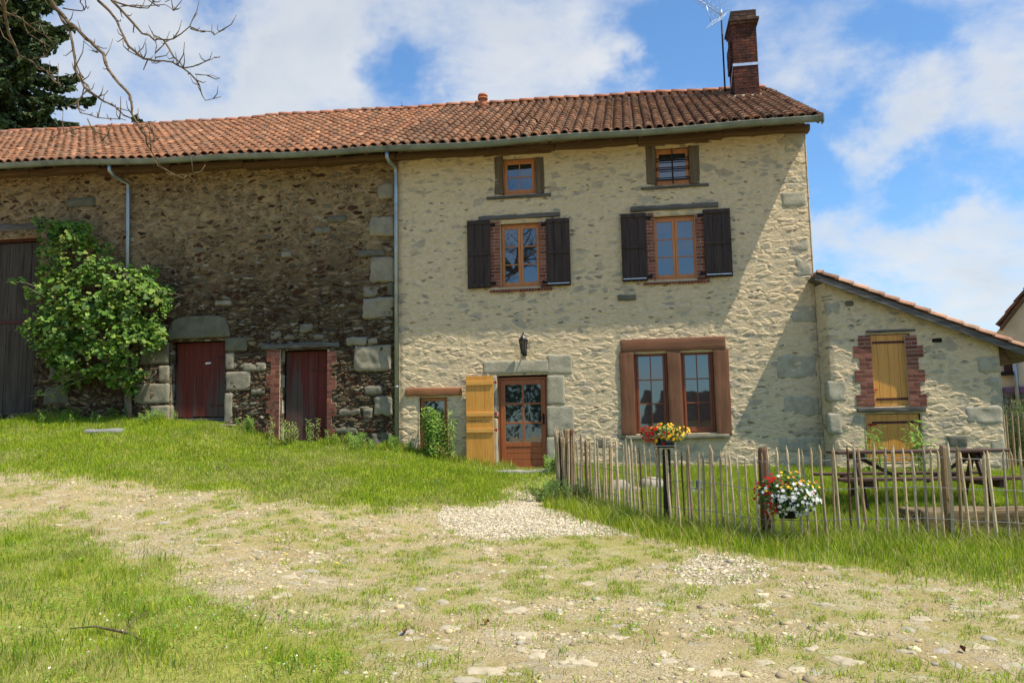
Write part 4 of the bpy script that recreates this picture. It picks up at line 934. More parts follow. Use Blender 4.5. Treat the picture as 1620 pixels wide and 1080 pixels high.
for i in range(9): b.rbox((5.93+rnd.uniform(-.1, .1), YS-.15+rnd.uniform(0, .3), 4.5), (6.05+rnd.uniform(-.1, .1), YS+.1, 4.62), .03, .03, i, .04)
b = MB()
for y_ in (.3, 1.4, 2.6, 3.8): b.box(9.05, 9.7, y_-.05, y_+.05, 2.86, 2.96)
b.rbox((8.98, YS+.02, 2.78), (9.25, 3.9, 2.95), .02, .01, 2, .1); b.build('rafter_tail', M['brown_timber'], SR, True)

# ================================================================== neighbour house on the far right
YN = 4.5
nb = thing('neighbour_house', (11.5, YN, .6), 'cream plastered house with dark roof edge seen past the lean-to at the right border', 'house')
vx0, vz0 = P(1584, 524, YN); vx1, vz1 = P(1622, 474, YN); sl_ = (vz1-vz0)/(vx1-vx0); wx0 = P(1577, 600, YN)[0]
apx = vx0+4.2; apz = vz0+4.2*sl_
b = MB(); pts = [(wx0, .3), (wx0+8, .3), (wx0+8, vz0), (apx, apz-.1), (wx0, vz0-.12)]
V = [(x_, YN, z_) for x_, z_ in pts]+[(x_, YN+7, z_) for x_, z_ in pts]; b.add(V, [(0, 1, 2, 3, 4), (9, 8, 7, 6, 5), (0, 4, 9, 5), (1, 6, 7, 2)]); b.build('wall', M['plaster'], nb)
b = MB(); th = .09
V = [(vx0, YN-.25, vz0), (apx, YN-.25, apz), (apx, YN+7.2, apz), (vx0, YN+7.2, vz0)]; V2 = [(x_, y_, z_+th) for x_, y_, z_ in V]
b.add(V+V2, [(0, 3, 2, 1), (4, 5, 6, 7), (0, 1, 5, 4), (3, 7, 6, 2), (0, 4, 7, 3), (1, 2, 6, 5)]); 
V = [(apx, YN-.25, apz), (wx0+8.6, YN-.25, vz0), (wx0+8.6, YN+7.2, vz0), (apx, YN+7.2, apz)]; V2 = [(x_, y_, z_+th) for x_, y_, z_ in V]; b.add(V+V2, [(0, 3, 2, 1), (4, 5, 6, 7), (0, 1, 5, 4), (3, 7, 6, 2), (0, 4, 7, 3), (1, 2, 6, 5)])
rn = b.build('roof', M['brown_timber'], nb)
cn = []
for y_ in np.arange(YN-.2, YN+1.2, .215): cn.append(((vx0, y_, vz0+th+.02), (apx, y_, apz+th+.02)))
tile_roof('tiles', cn, rn, M['tile'], rndT, [(.16, .08, .055), (.2, .1, .07)])
a = PR(1590, 556, 1603, 590, YN-.05); b = MB(); b.box(a[0], a[1], YN-.06, YN-.002, a[2], a[3]); b.build('window', M['dark_shutter'], nb, False, .005)
a = PR(1588, 588, 1605, 594, YN-.1); b = MB(); b.box(a[0], a[1], YN-.22, YN-.003, a[2], a[3]); b.build('window_box', M['iron'], nb)
a0 = P(1606, 566, YN-.1); a1 = P(1610, 655, YN-.1); b = MB(); b.tube([(a0[0], YN-.1, a0[1]+.25), (a0[0], YN-.1, a1[1])], .05, 8); b.build('downpipe', M['zinc'], nb, True)
a = PR(1578, 610, 1660, 720, YN-.05); b = MB(); rnd = random.Random(8); 
z_ = a[2]-.3
while z_ < a[3]:
    x_ = a[0]+rnd.uniform(-.1, 0); h_ = rnd.uniform(.10, .2)
    while x_ < a[1]+2: w_ = rnd.uniform(.15, .45); b.rbox((x_, YN-.08, z_), (x_+w_-.02, YN+.02, z_+h_-.02), .03, .02, rnd.randrange(99), .08, (tuple(rnd.uniform(.10, .26)*q_ for q_ in (1, .93, .78)))); x_ += w_
    z_ += h_
b.build('stone_base', M['stone_c'], nb, True)
a = PR(1584, 612, 1591, 690, YN-.4); b = MB(); b.box(a[0], a[1], YN-.5, YN-.3, .5, a[3]); b.build('red_post', M['dark_red'], nb, False, .01)

for o_ in nb.children_recursive:
    if o_.type == 'MESH':
        me = o_.data; q_ = np.empty(len(me.vertices)*3); me.vertices.foreach_get('co', q_); q_ = q_.reshape(-1, 3); ca, sa = math.cos(R(-31)), math.sin(R(-31)); dx_, dy_ = q_[:, 0]-wx0, q_[:, 1]-YN
        q_[:, 0] = wx0+dx_*ca-dy_*sa; q_[:, 1] = YN+dx_*sa+dy_*ca; me.vertices.foreach_set('co', q_.ravel()); me.update()
# ================================================================== PICKET FENCE
FL = [(.86, -2.6), (.93, -3.1), (1.10, -3.55), (1.38, -4.0), (1.82, -4.8), (2.35, -5.6), (2.95, -6.4), (3.5, -6.92), (4.22, -7.1), (5.27, -7.22), (6.18, -7.4), (7.4, -7.62)]
FL = np.array(FL); seg = np.linalg.norm(np.diff(FL, axis=0), axis=1); cum = np.concatenate([[0], np.cumsum(seg)])
def fpt(s_): return np.array([np.interp(s_, cum, FL[:, 0]), np.interp(s_, cum, FL[:, 1])])
fence = thing('picket_fence', (FL[5][0], FL[5][1], Hs(*FL[5])), 'rustic split chestnut paling fence wired together around the lawn in front of the house', 'fence')
rnd = random.Random(12); tops = []; s_ = 0.0
CP = [(.50, .38, .22), (.42, .32, .19), (.56, .44, .27), (.32, .22, .12), (.10, .055, .03), (.48, .38, .24), (.40, .32, .21)]
while s_ < cum[-1]:
    p_ = fpt(s_); g0 = Hs(*p_); hh = 1.09+rnd.uniform(-.09, .05); r_ = rnd.uniform(.013, .022); lx_, ly_ = rnd.uniform(-.04, .04), rnd.uniform(-.03, .03)
    c_ = CP[rnd.randrange(len(CP))]; v_ = rnd.uniform(.8, 1.2); c_ = tuple(q_*v_ for q_ in c_); b = MB(); pts = []; rr = []
    for k, f_ in enumerate((0, .25, .5, .75, .93, .97, 1.0)):
        pts.append((p_[0]+lx_*f_+rnd.uniform(-.005, .005), p_[1]+ly_*f_+rnd.uniform(-.005, .005), g0-.1+(hh+.1)*f_)); rr.append(r_*(1, .98, .95, .95, .9, .55, .12)[k]*rnd.uniform(.93, 1.07))
    b.tube(pts, rr, 6, c_); b.build('picket', M['wood_c'], fence, False)
    s_ += rnd.uniform(.075, .112) if p_[0] > 1.12 else rnd.uniform(.035, .06)
for i, (px_, r_, h_, c_) in enumerate([((1.10, -3.35), .07, 1.13, (.30, .20, .11)), ((1.20, -3.5), .045, 1.12, (.16, .09, .05)), ((2.62, -5.95), .055, 1.02, (.035, .022, .015)), ((3.72, -6.85), .06, 1.10, (.16, .09, .055)), ((5.62, -7.19), .038, 1.08, CP[3]), ((7.3, -7.5), .045, 1.1, CP[1])]):
    b = MB(); g0 = Hs(*px_); b.tube([(px_[0], px_[1], g0-.1), (px_[0]+.01, px_[1], g0+h_*.5), (px_[0]+.015, px_[1]+.01, g0+h_-.03), (px_[0]+.015, px_[1]+.01, g0+h_)], [r_*1.05, r_, r_*.97, r_*.8], 9, c_); b.build('fence_post', M['wood_c'], fence, False)
b = MB()
for zz in (.28, .62, .95):
    for off in (-.027, .027):
        pts = []
        for s_ in np.arange(0, cum[-1], .11):
            p_ = fpt(s_); tdir = fpt(min(s_+.05, cum[-1]))-fpt(max(s_-.05, 0)); tdir /= np.linalg.norm(tdir)+1e-9; nn_ = np.array([-tdir[1], tdir[0]]); q_ = p_+nn_*off*(1 if int(s_/.11) % 2 else .3); pts.append((q_[0], q_[1], Hs(*p_)+zz+.01*math.sin(s_*3)))
        b.tube(pts, .0025, 4)
b.build('wire', M['wire'], fence, True)

# ================================================================== plants helpers
def leaf_tris(n, pos, size, nrm, col, shape='leaf'):
    """vectorised folded leaves: pos (n,3), size (n,), nrm (n,3), col (n,3)"""
    nrm = nrm/np.linalg.norm(nrm, axis=1, keepdims=True); r_ = RNG.normal(size=(n, 3)); a = np.cross(nrm, r_); a /= np.linalg.norm(a, axis=1, keepdims=True); b_ = np.cross(nrm, a)
    if shape == 'vine': O = np.array([(0, -.45, 0), (.42, -.5, .03), (.62, -.05, -.05), (.30, .12, .04), (.40, .5, -.03), (0, .72, .03), (-.40, .5, -.03), (-.30, .12, .04), (-.62, -.05, -.05), (-.42, -.5, .03)])
    elif shape == 'lance': O = np.array([(0, -.5, 0), (.10, -.1, .02), (.09, .2, .03), (0, .6, -.03), (-.09, .2, .03), (-.10, -.1, .02)])
    elif shape == 'petal': O = np.array([(math.cos(w_)*q_, math.sin(w_)*q_, h_) for k in range(5) for (w_, q_, h_) in ((k*1.2566, .5, .08), (k*1.2566+.63, .26, .0))])
    else: O = np.array([(0, -.5, 0), (.3, -.1, .05), (.22, .3, .03), (0, .6, -.05), (-.22, .3, .03), (-.3, -.1, .05)])
    k = len(O); O = np.vstack([[(0, 0, 0)], O])
    V = pos[:, None, :]+size[:, None, None]*(O[None, :, 0:1]*a[:, None, :]+O[None, :, 1:2]*b_[:, None, :]+O[None, :, 2:3]*nrm[:, None, :])
    T = np.array([(0, 1+i, 1+(i+1) % k) for i in range(k)]); T = (T[None]+(np.arange(n)*(k+1))[:, None, None]).reshape(-1, 3)
    C = np.repeat(col, k+1, axis=0).reshape(-1, 3); return V.reshape(-1, 3), T, C
def pal(n, cols, v=.25):
    c = np.array(cols)[RNG.integers(0, len(cols), n)]; return c*(1+RNG.uniform(-v, v, (n, 1)))
def merge(parts):
    V = []; T = []; C = []; o_ = 0
    for v_, t_, c_ in parts: V.append(v_); T.append(t_+o_); C.append(c_); o_ += len(v_)
    return np.concatenate(V), np.concatenate(T), np.concatenate(C)

# ------------------------------------------------------------------ grapevine
vine = thing('grapevine', (P(205, 655, 0)[0], -.15, 2.0), 'big leafy green grapevine climbing the barn wall between the grey door and the downpipe', 'vine')
VB = [(62, 348, 10, 8, 8), (66, 368, 8, 16, 16), (82, 430, 26, 14, 30), (34, 500, 14, 12, 12), (28, 446, 22, 5, 8), (265, 462, 12, 10, 10), (96, 596, 10, 26, 18), (78, 622, 26, 6, 9), (128, 598, 14, 16, 16), (225, 430, 26, 14, 26), (160, 400, 22, 18, 40), (105, 385, 34, 35, 130), (85, 362, 22, 14, 60), (125, 372, 28, 22, 70), (75, 400, 16, 30, 50), (120, 425, 48, 35, 130), (150, 440, 60, 40, 120), (110, 470, 60, 40, 130), (185, 465, 70, 45, 190), (150, 510, 85, 50, 260), (215, 485, 50, 45, 150), (90, 520, 55, 45, 130), (200, 535, 60, 40, 160), (140, 560, 75, 35, 180), (90, 550, 40, 25, 60), (190, 590, 45, 22, 70), (55, 500, 22, 22, 30), (108, 585, 20, 18, 26), (100, 605, 12, 14, 14), (235, 465, 30, 20, 40), (208, 600, 12, 40, 22), (240, 530, 24, 24, 40), (258, 475, 14, 22, 30), (45, 520, 18, 14, 18), (60, 460, 22, 16, 24)]
ps = []; ns = []
for (cx_, cy_, rx, ry, n) in VB:
    n = int(n*4.2)
    for _ in range(n):
        a_ = RNG.uniform(0, 2*math.pi); q_ = math.sqrt(RNG.uniform()); u, v = q_*math.cos(a_), q_*math.sin(a_)
        dep = -(.12+.75*math.sqrt(max(0, 1-u*u*.9-v*v*.9))*RNG.uniform(.35, 1)*min(1, rx/60)); x_, z_ = P(cx_+u*rx, cy_+v*ry, dep)
        # keep some gaps, leaf clumps follow a lumpy field
        if float(noise3(x_*3.6, z_*3.6, dep*3, 8)) < .41 and RNG.uniform() < .95: continue
        ps.append((x_, dep, z_)); ns.append((u*.5+RNG.normal()*.45+.35, -.65+RNG.normal()*.35, .75+RNG.normal()*.45))
n = len(ps); V, T, C = leaf_tris(n, np.array(ps), RNG.uniform(.03, .12, n)*(.75+.5*(RNG.uniform(size=n) < .3)), np.array(ns), pal(n, [(.13, .25, .03), (.17, .30, .035), (.08, .16, .025), (.24, .36, .06), (.24, .28, .05), (.05, .11, .02)]), 'vine')
fast_mesh('leaves', V, T, C, M['leaf'], vine)
b = MB(); gx, gz = P(208, 660, -.12)
for k in range(16):
    (cx_, cy_, rx, ry, n) = VB[(k*7) % len(VB)]; ex, ez_ = P(cx_+random.uniform(-rx, rx)*.8, cy_+random.uniform(-ry, ry)*.8, -.3); mx, mz = P(195-random.uniform(0, 25), 585, -.15)
    b.tube([(gx, -.12, gz-.2), (gx-.1+random.uniform(-.05, .05), -.12, gz+.5), (mx, -.15, mz), ((mx+ex)/2+random.uniform(-.15, .15), -.3, (mz+ez_)/2+.1), (ex, -.35, ez_)], [.035, .03, .02, .012, .005], 6)
for (pa, pb, pc) in (((120, 560), (100, 590), (100, 618)), ((60, 455), (38, 446), (8, 446)), ((110, 345), (72, 352), (54, 337)), ((240, 460), (280, 465), (292, 468)), ((100, 612), (80, 624), (44, 626)), ((70, 470), (45, 455), (32, 452)), ((150, 555), (165, 570), (240, 590))):
    q = [P(*r_, -.5) for r_ in (pa, pb, pc)]; b.tube([(q[0][0], -.45, q[0][1]), (q[1][0], -.52, q[1][1]), (q[2][0], -.5, q[2][1])], [.01, .007, .004], 5)
    for r_ in (pb, pc, ((pa[0]+pb[0])/2, (pa[1]+pb[1])/2)):
        for _ in range(3): pass
b.build('stems', M['bark'], vine, True)

# ------------------------------------------------------------------ bare branches: a leafless walnut standing to the left, outside the frame
TB = (-6.2, -14.2); tree = thing('bare_tree', (TB[0], TB[1], Hs(*TB)), 'leafless tree whose lichened twigs hang in from the upper left corner', 'tree')
BD = 7.2
def bp(px, py, dd=BD): v_ = raydir(px, py); return CAM+v_*(dd/(v_@fw))
br = [([(60, -180), (70, -60), (80, 0), (100, 25), (120, 45), (135, 65), (147, 70), (162, 85), (168, 100), (178, 120), (200, 142), (208, 160), (208, 178), (215, 195), (228, 215), (240, 240), (255, 262), (275, 275), (300, 290)], .036, .006),
 ([(120, -170), (140, -60), (155, 0), (175, 18), (190, 45), (205, 75), (225, 92), (245, 98), (272, 96), (290, 108), (310, 125), (318, 145), (325, 157), (350, 154)], .026, .005),
 ([(150, -160), (160, -50), (175, 0), (200, 25), (225, 52), (243, 62), (260, 64), (275, 60), (300, 45), (312, 22)], .024, .005),
 ([(260, 64), (275, 90), (290, 108)], .013, .009), ([(300, 47), (325, 50), (340, 55), (355, 48)], .010, .003), ([(290, 108), (320, 100), (334, 94), (348, 91)], .009, .003), ([(308, 118), (328, 119), (345, 124)], .008, .003),
 ([(-20, -150), (-4, -60), (5, 0), (8, 25), (16, 55), (28, 88), (48, 98), (70, 110), (88, 128), (95, 134)], .028, .006), ([(-10, -20), (0, 15), (30, 30), (60, 50), (88, 62)], .018, .004),
 ([(92, 15), (108, 50), (118, 80), (117, 110), (128, 130), (140, 145), (165, 160), (190, 175), (205, 187)], .020, .010), ([(118, 95), (130, 130), (145, 143), (170, 163), (205, 175)], .013, .007),
 ([(140, 143), (122, 160), (128, 180), (155, 185), (190, 186), (200, 190)], .011, .005), ([(140, 190), (150, 210), (160, 222), (174, 228)], .009, .003), ([(150, 200), (110, 208), (90, 215), (75, 229)], .009, .003),
 ([(212, 192), (235, 195), (246, 220), (240, 230)], .008, .003), ([(180, 0), (210, 12), (235, 14), (250, -10)], .014, .006), ([(190, 8), (232, 12), (262, 5), (275, 18), (287, 12)], .009, .003), ([(262, 5), (272, -6), (280, -20)], .006, .003),
 ([(205, 75), (205, 82), (225, 92)], .008, .008), ([(246, 62), (247, 85), (245, 98)], .008, .006), ([(35, 28), (45, 55), (80, 75), (90, 62)], .010, .003), ([(55, 95), (75, 88), (80, 78)], .008, .003), ([(78, 118), (88, 130), (96, 136)], .007, .003), ([(280, 275), (300, 278), (312, 272)], .006, .002), ([(135, 18), (130, 5), (132, -20)], .010, .008), ([(100, 12), (128, 18), (137, 8), (135, -8)], .010, .006), ([(132, 65), (150, 82), (140, 78)], .006, .003)]
b = MB(); rnd = random.Random(21)
for pts, ra, rb in br:
    dd = [BD+rnd.uniform(-.35, .35)+.25*math.sin(i*.9+len(pts)) for i in range(len(pts))]; dd = [BD+.25*math.sin(pts[i][0]*.011+pts[i][1]*.013) for i in range(len(pts))]
    P3 = [bp(x_+rnd.uniform(-1, 1), y_+rnd.uniform(-1, 1), dd[i]) for i, (x_, y_) in enumerate(pts)]; fine = []
    for i in range(len(P3)-1):
        for q_ in (0, .5): fine.append(P3[i]*(1-q_)+P3[i+1]*q_+np.array([rnd.uniform(-.010, .010) for _ in range(3)]))
    fine.append(P3[-1]); n = len(fine); k1 = rnd.uniform(.95, 1.05)
    b.tube(fine, [(ra+(rb-ra)*i/(n-1))*rnd.uniform(.9, 1.18)*.56 for i in range(n)], 6)
    for i in range(2, n-1):      # spur twigs
        for _ in range(rnd.choice((0, 1, 1, 2))):
            d_ = np.array([rnd.uniform(-1, 1), rnd.uniform(-.6, .6), rnd.uniform(-.6, 1)]); L = rnd.uniform(.03, .12); q1_ = fine[i]+d_*L; q2_ = q1_+np.array([d_[0]*.5, d_[1], d_[2]+.6])*L*.7; b.tube([fine[i], q1_, q2_], [.006, .004, .0025], 4)
hub = bp(40, -420, 6.4); tz0 = Hs(*TB)
b2 = MB(); b2.tube([(TB[0], TB[1], tz0-.2), (TB[0]+.05, TB[1], tz0+.5), (TB[0]+.1, TB[1]+.1, 2.4), (TB[0]+.3, TB[1]+.2, 4.4), (TB[0]+.6, TB[1]+.3, 6.2)], [.36, .27, .23, .2, .15], 14); b2.build('trunk', M['lichen_bark'], tree, True)
forkp = np.array([TB[0]+.6, TB[1]+.3, 6.1])
b.tube([forkp, (forkp+hub)/2+np.array([0, 0, .5]), hub], [.14, .10, .07], 10)
for st in ((60, -180), (120, -170), (150, -160), (-20, -150)): e_ = bp(*st, BD); b.tube([hub, (hub+e_)/2+np.array([0, 0, .12]), e_], [.05, .038, .026], 8)
LIMB = np.array([-2.6, -16.2, 8.4]); b.tube([forkp, (forkp+LIMB)/2+np.array([0, 0, .4]), LIMB], [.12, .09, .06], 8)
def grow(p_, d_, L, r_, lev):
    if lev == 0 or r_ < .003: return
    n = 4; pts = [p_]; 
    for i in range(n): d_ = d_+np.array([rnd.uniform(-.22, .22) for _ in range(3)])+np.array([0, 0, .03]); d_ /= np.linalg.norm(d_); pts.append(pts[-1]+d_*L/n)
    for q_ in pts:
        v_ = q_-CAM; f_ = v_@fw
        if f_ > .1 and abs(v_@rt)/f_ < .66 and (v_@up)/f_ < .45: return
    b.tube(pts, [r_*(1-.4*i/n) for i in range(n+1)], 5)
    for k in range(3 if lev > 1 else 2):
        i = rnd.randint(1, n); nd = d_+np.array([rnd.uniform(-.9, .9) for _ in range(3)]); nd /= np.linalg.norm(nd); grow(pts[i], nd, L*rnd.uniform(.6, .85), r_*.6, lev-1)
for k in range(9): grow(forkp, np.array([math.cos(k*.7)*.8, math.sin(k*.7)*.8, .8]), 1.9, .09, 5)
for k in range(7): grow(LIMB, np.array([math.cos(k*.9)*.9, math.sin(k*.9)*.9, .55]), 1.6, .06, 5)
b.build('branches', M['lichen_bark'], tree, True)

# ------------------------------------------------------------------ spruce behind the barn
def spruce(cx_, cy_, z0_, h_, rad, nb_, label, dens=1.0):
    t_ = thing('spruce_tree', (cx_, cy_, z0_), label, 'tree'); b = MB(); b.tube([(cx_, cy_, z0_), (cx_+.1, cy_, z0_+h_*.5), (cx_, cy_, z0_+h_)], [rad*.09, rad*.05, .02], 8)
    ps = []; ns = []; 
    for i in range(nb_):
        f_ = (i+.5)/nb_; zz = z0_+h_*(.12+.87*f_); L = rad*(1-f_)**.8*random.uniform(.6, 1.08)+.3; az_ = i*2.399+random.uniform(-.4, .4)
        m_ = int(L*9*dens)+4; pts = []
        for k in range(m_):
            q_ = k/m_; r_ = L*q_; dz_ = -L*.30*math.sin(q_*2.2)+L*.08*q_; pts.append((cx_+math.cos(az_)*r_, cy_+math.sin(az_)*r_, zz+dz_))
        b.tube(pts[::max(1, m_//4)], [.05*(1-j/6)+.01 for j in range(len(pts[::max(1, m_//4)]))], 4)
        for k, p_ in enumerate(pts):
            q_ = k/m_
            if q_ < .2: continue
            for _ in range(int(7*dens)+1):
                side = random.uniform(-1, 1)*L*.30*(1.1-q_); ps.append((p_[0]-math.sin(az_)*side+random.uniform(-.1, .1), p_[1]+math.cos(az_)*side+random.uniform(-.1, .1), p_[2]-abs(side)*.35-random.uniform(0, .30))); ns.append((random.gauss(0, .6), random.gauss(0, .6)-.2, .5+random.gauss(0, .5)))
    n = len(ps); V, T, C = leaf_tris(n, np.array(ps), RNG.uniform(.16, .40, n), np.array(ns), pal(n, [(.035, .06, .022), (.025, .048, .02), (.05, .08, .025), (.07, .10, .03)], .35), 'leaf')
    b.build('trunk', M['bark'], t_, True); fast_mesh('crown', V, T, C, M['needle'], t_)
sx, sz = P(35, 205, 17.0)
spruce(sx-1.4, 17.0, 1.8, 30.0, 7.0, 230, 'tall dark green spruce rising behind the barn roof at the left', 1.3)
sx2, _ = P(218, 190, 24); zt2 = P(218, 172, 24)[1]; spruce(sx2, 24, 1.8, zt2-1.8, 2.2, 60, 'tip of a distant conifer just above the barn ridge', .5)
sx3, _ = P(635, 165, 24); zt3 = P(635, 160, 24)[1]; spruce(sx3, 24, 1.8, zt3-1.8, 1.6, 50, 'tiny tree tip poking above the middle of the roof ridge', .4)

# ------------------------------------------------------------------ added unseen house behind the viewer, put there for the big window to mirror
opp = thing('added_house', (7, -40, .1), 'dark gabled house across the yard mirrored in the broad ground floor window', 'house')
b = MB(); b.box(3.5, 13, -47, -40, -.3, 2.5); b.build('wall', M['plaster'], opp)
b = MB(); V = [(3.0, -39.4, 2.4), (13.5, -39.4, 2.4), (13.5, -47.6, 2.4), (3.0, -47.6, 2.4), (3.6, -43.5, 4.7), (13.5, -43.5, 4.9)]; b.add(V, [(0, 1, 5, 4), (2, 3, 4, 5), (0, 4, 3), (1, 2, 5), (0, 3, 2, 1)], (.06, .04, .03)); b.build('roof', M['tile'], opp)

for k, (ox, oy, oh, lb) in enumerate(((-15.5, -44, 9.5, 'leafy tree added unseen behind the viewer, mirrored dark at the left in the door panes'), (-8.5, -46, 11, 'tall leafy tree added unseen behind the viewer, mirrored dark amid the door panes'), (-2.5, -44, 8.5, 'leafy tree added unseen behind the viewer, mirrored dark at the right in the door panes'))):
    ot = thing('added_tree', (ox, oy, 0), lb, 'tree'); b = MB(); b.tube([(ox, oy, -.2), (ox+.1, oy, 2), (ox, oy+.1, oh*.7)], [.3, .22, .08], 8); b.build('trunk', M['bark'], ot, True)  # trees added out of view so the door glass mirrors something dark
    n = 2600; d_ = RNG.normal(size=(n, 3)); d_ /= np.linalg.norm(d_, axis=1, keepdims=True); p_ = np.array([ox, oy, oh*.52])+d_*np.array([3.6, 3.0, oh*.5])*(RNG.uniform(.5, 1, (n, 1))*(.75+.5*noise3(d_[:, 0]*3, d_[:, 1]*3, d_[:, 2]*3, k))[:, None])
    V, T, C = leaf_tris(n, p_, RNG.uniform(.25, .5, n), d_+RNG.normal(size=d_.shape)*.4, pal(n, [(.05, .10, .02), (.08, .13, .03), (.04, .08, .02)])); fast_mesh('crown', V, T, C, M['needle'], ot)
# ================================================================== flowers
def bloom(parent, centre, rx, ry, rz_, kinds, leafn, seed, squash=1):
    c = np.array(centre)
    def pts(n, shell=(.75, 1.05)):
        d_ = RNG.normal(size=(n, 3)); d_ /= np.linalg.norm(d_, axis=1, keepdims=True); return d_, c+d_*np.array([rx, ry, rz_])*RNG.uniform(*shell, (n, 1))
    d_, p_ = pts(leafn, (.4, 1.12)); V, T, C = leaf_tris(leafn, p_, RNG.uniform(.025, .055, leafn), d_+RNG.normal(size=d_.shape)*.5+np.array([0, -.3, .5]), pal(leafn, [(.07, .14, .03), (.10, .18, .035), (.05, .10, .025)])); fast_mesh('foliage', V, T, C, M['herb'], parent)
    for nm, cols_, n, test, sz in kinds:
        d_, p_ = pts(n*6, (.72, 1.18)); k = test(d_+RNG.normal(0, .22, d_.shape)); p_ = p_[k][:n]; d_ = d_[k][:n]; m_ = len(p_)
        d_ = d_+np.array([0, -.8, .35]); V, T, C = leaf_tris(m_, p_, RNG.uniform(sz*.8, sz*1.2, m_), d_, pal(m_, cols_, .12), 'petal'); fast_mesh(nm, V, T, C, M['petal'], parent, kind='stuff')
fp = (2.62, -6.02); fz = Hs(*fp)+1.04
c1 = np.array([2.62, -6.02, fz+.13])
pot = thing('flower_pot', (2.62, -6.02, fz), 'pot of red and yellow flowers standing on the dark fence post below the broad window', 'flower pot')
b = MB(); b.tube([(c1[0], c1[1], fz-.0), (c1[0], c1[1], fz+.10)], [.11, .14], 14, (.06, .05, .045)); b.build('pot', M['iron'], pot, True)
b = MB(); b.box(c1[0]-.16, c1[0]+.16, c1[1]-.16, c1[1]-.15, fz+.02, fz+.03); b.box(c1[0]-.16, c1[0]+.16, c1[1]+.15, c1[1]+.16, fz+.02, fz+.03); b.box(c1[0]-.16, c1[0]-.15, c1[1]-.15, c1[1]+.15, fz+.02, fz+.03); b.box(c1[0]+.15, c1[0]+.16, c1[1]-.15, c1[1]+.15, fz+.02, fz+.03); b.box(c1[0]-.16, c1[0]+.16, c1[1]-.01, c1[1]+.01, fz+.001, fz+.012); b.build('wire_tray', M['wire'], pot)
bloom(pot, c1+np.array([0, 0, .05]), .29, .2, .13, [('red_flowers', [(.55, .006, .012), (.42, .004, .01)], 90, lambda d_: d_[:, 0] < -.15, .045), ('yellow_flowers', [(.85, .50, .02), (.90, .60, .05), (.80, .42, .02)], 130, lambda d_: d_[:, 0] > -.2, .042)], 420, 1)
hp = (3.72, -7.12); hz = Hs(*hp)
c2 = np.array([hp[0], hp[1]-.05, P(1246, 781, -7.17)[1]])
c2[0] = P(1246, 781, -7.17)[0]
bas = thing('flower_basket', (c2[0], c2[1], c2[2]-.3), 'basket of white, red and orange flowers hung on the front of the picket fence', 'flower basket')
b = MB(); b.tube([(c2[0], c2[1]+.02, c2[2]-.27), (c2[0], c2[1]+.02, c2[2]-.05)], [.10, .18], 14); b.build('pot', M['iron'], bas, True)
b = MB()
for dx_ in (-.16, .16, 0): b.tube([(c2[0]+dx_, c2[1], c2[2]), (c2[0]+.02, c2[1]+.06, c2[2]+.40)], .004, 4)
b.build('hanger', M['wire'], bas)
bloom(bas, c2, .33, .2, .235, [('white_flowers', [(.8, .8, .78), (.75, .75, .78)], 170, lambda d_: (d_[:, 2] < .25-.3*d_[:, 0]*0) & (d_[:, 0] > -.55) & (d_[:, 1] < .3), .05), ('red_flowers', [(.50, .008, .01), (.45, .02, .01)], 60, lambda d_: (d_[:, 0] < -.35) & (d_[:, 1] < .3), .05), ('orange_flowers', [(.75, .25, .02), (.85, .55, .03), (.85, .55, .03), (.60, .10, .02)], 50, lambda d_: (d_[:, 2] > .25) & (d_[:, 1] < .4), .042)], 1500, 2)

# ================================================================== picnic table
ptx, pty = 6.55, -4.4; pg = Hs(ptx, pty)
tl = P(1324, 711, pty-.35); tr_ = P(1598, 713, pty-.35); ztop = (tl[1]+tr_[1])/2
L0_, L1_ = tl[0], tr_[0]
tb = thing('picnic_table', ((L0_+L1_)/2, pty, pg), 'long dark brown wooden picnic table with benches on the lawn behind the fence', 'picnic table')
M['table'] = wood('dark table wood', (.055, .028, .018), (.11, .06, .04), 0, .7, .3, 1, .5)
b = MB()
for k in range(5): b.box(L0_, L1_, pty-.38+k*.152+.004, pty-.38+(k+1)*.152-.004, ztop-.04, ztop)
b.box(L0_+.3, L0_+.38, pty-.34, pty+.34, ztop-.13, ztop-.041); b.box(L1_-.38, L1_-.3, pty-.34, pty+.34, ztop-.13, ztop-.041)
b.build('table_top', M['table'], tb, False, .006)
zbn = pg+.44*(ztop-pg)/.75
for sy in (-1, 1):
    b = MB(); b.box(L0_-.12, L1_+.12, pty+sy*.78-.14, pty+sy*.78-.004, zbn-.04, zbn); b.box(L0_-.12, L1_+.12, pty+sy*.78+.004, pty+sy*.78+.14, zbn-.04, zbn); b.build('bench', M['table'], tb, False, .005)
for x_ in (L0_+.34, L1_-.34):
    b = MB(); b.box(x_-.045, x_+.045, pty-.88, pty+.88, zbn-.14, zbn-.045); b.build('bench_rail', M['table'], tb, False, .005)
    for sy in (-1, 1):
        b = MB(); V = []
        for (yy, zz) in ((pty+sy*.22, ztop-.05), (pty+sy*.75, pg-.02)): V += [(x_-.09 if sy < 0 else x_+.05, yy-.06, zz), (x_-.05 if sy < 0 else x_+.09, yy-.06, zz), (x_-.05 if sy < 0 else x_+.09, yy+.06, zz), (x_-.09 if sy < 0 else x_+.05, yy+.06, zz)]
        b.add(V, [(0, 1, 2, 3), (7, 6, 5, 4), (0, 4, 5, 1), (1, 5, 6, 2), (2, 6, 7, 3), (3, 7, 4, 0)]); b.build('leg', M['table'], tb, False, .005)
b = MB(); b.tube([(L1_-.38, pty, ztop-.10), (L1_-1.0, pty, zbn-.1)], .03, 6); b.tube([(L0_+.38, pty, ztop-.10), (L0_+1.0, pty, zbn-.1)], .03, 6); b.build('brace', M['table'], tb)

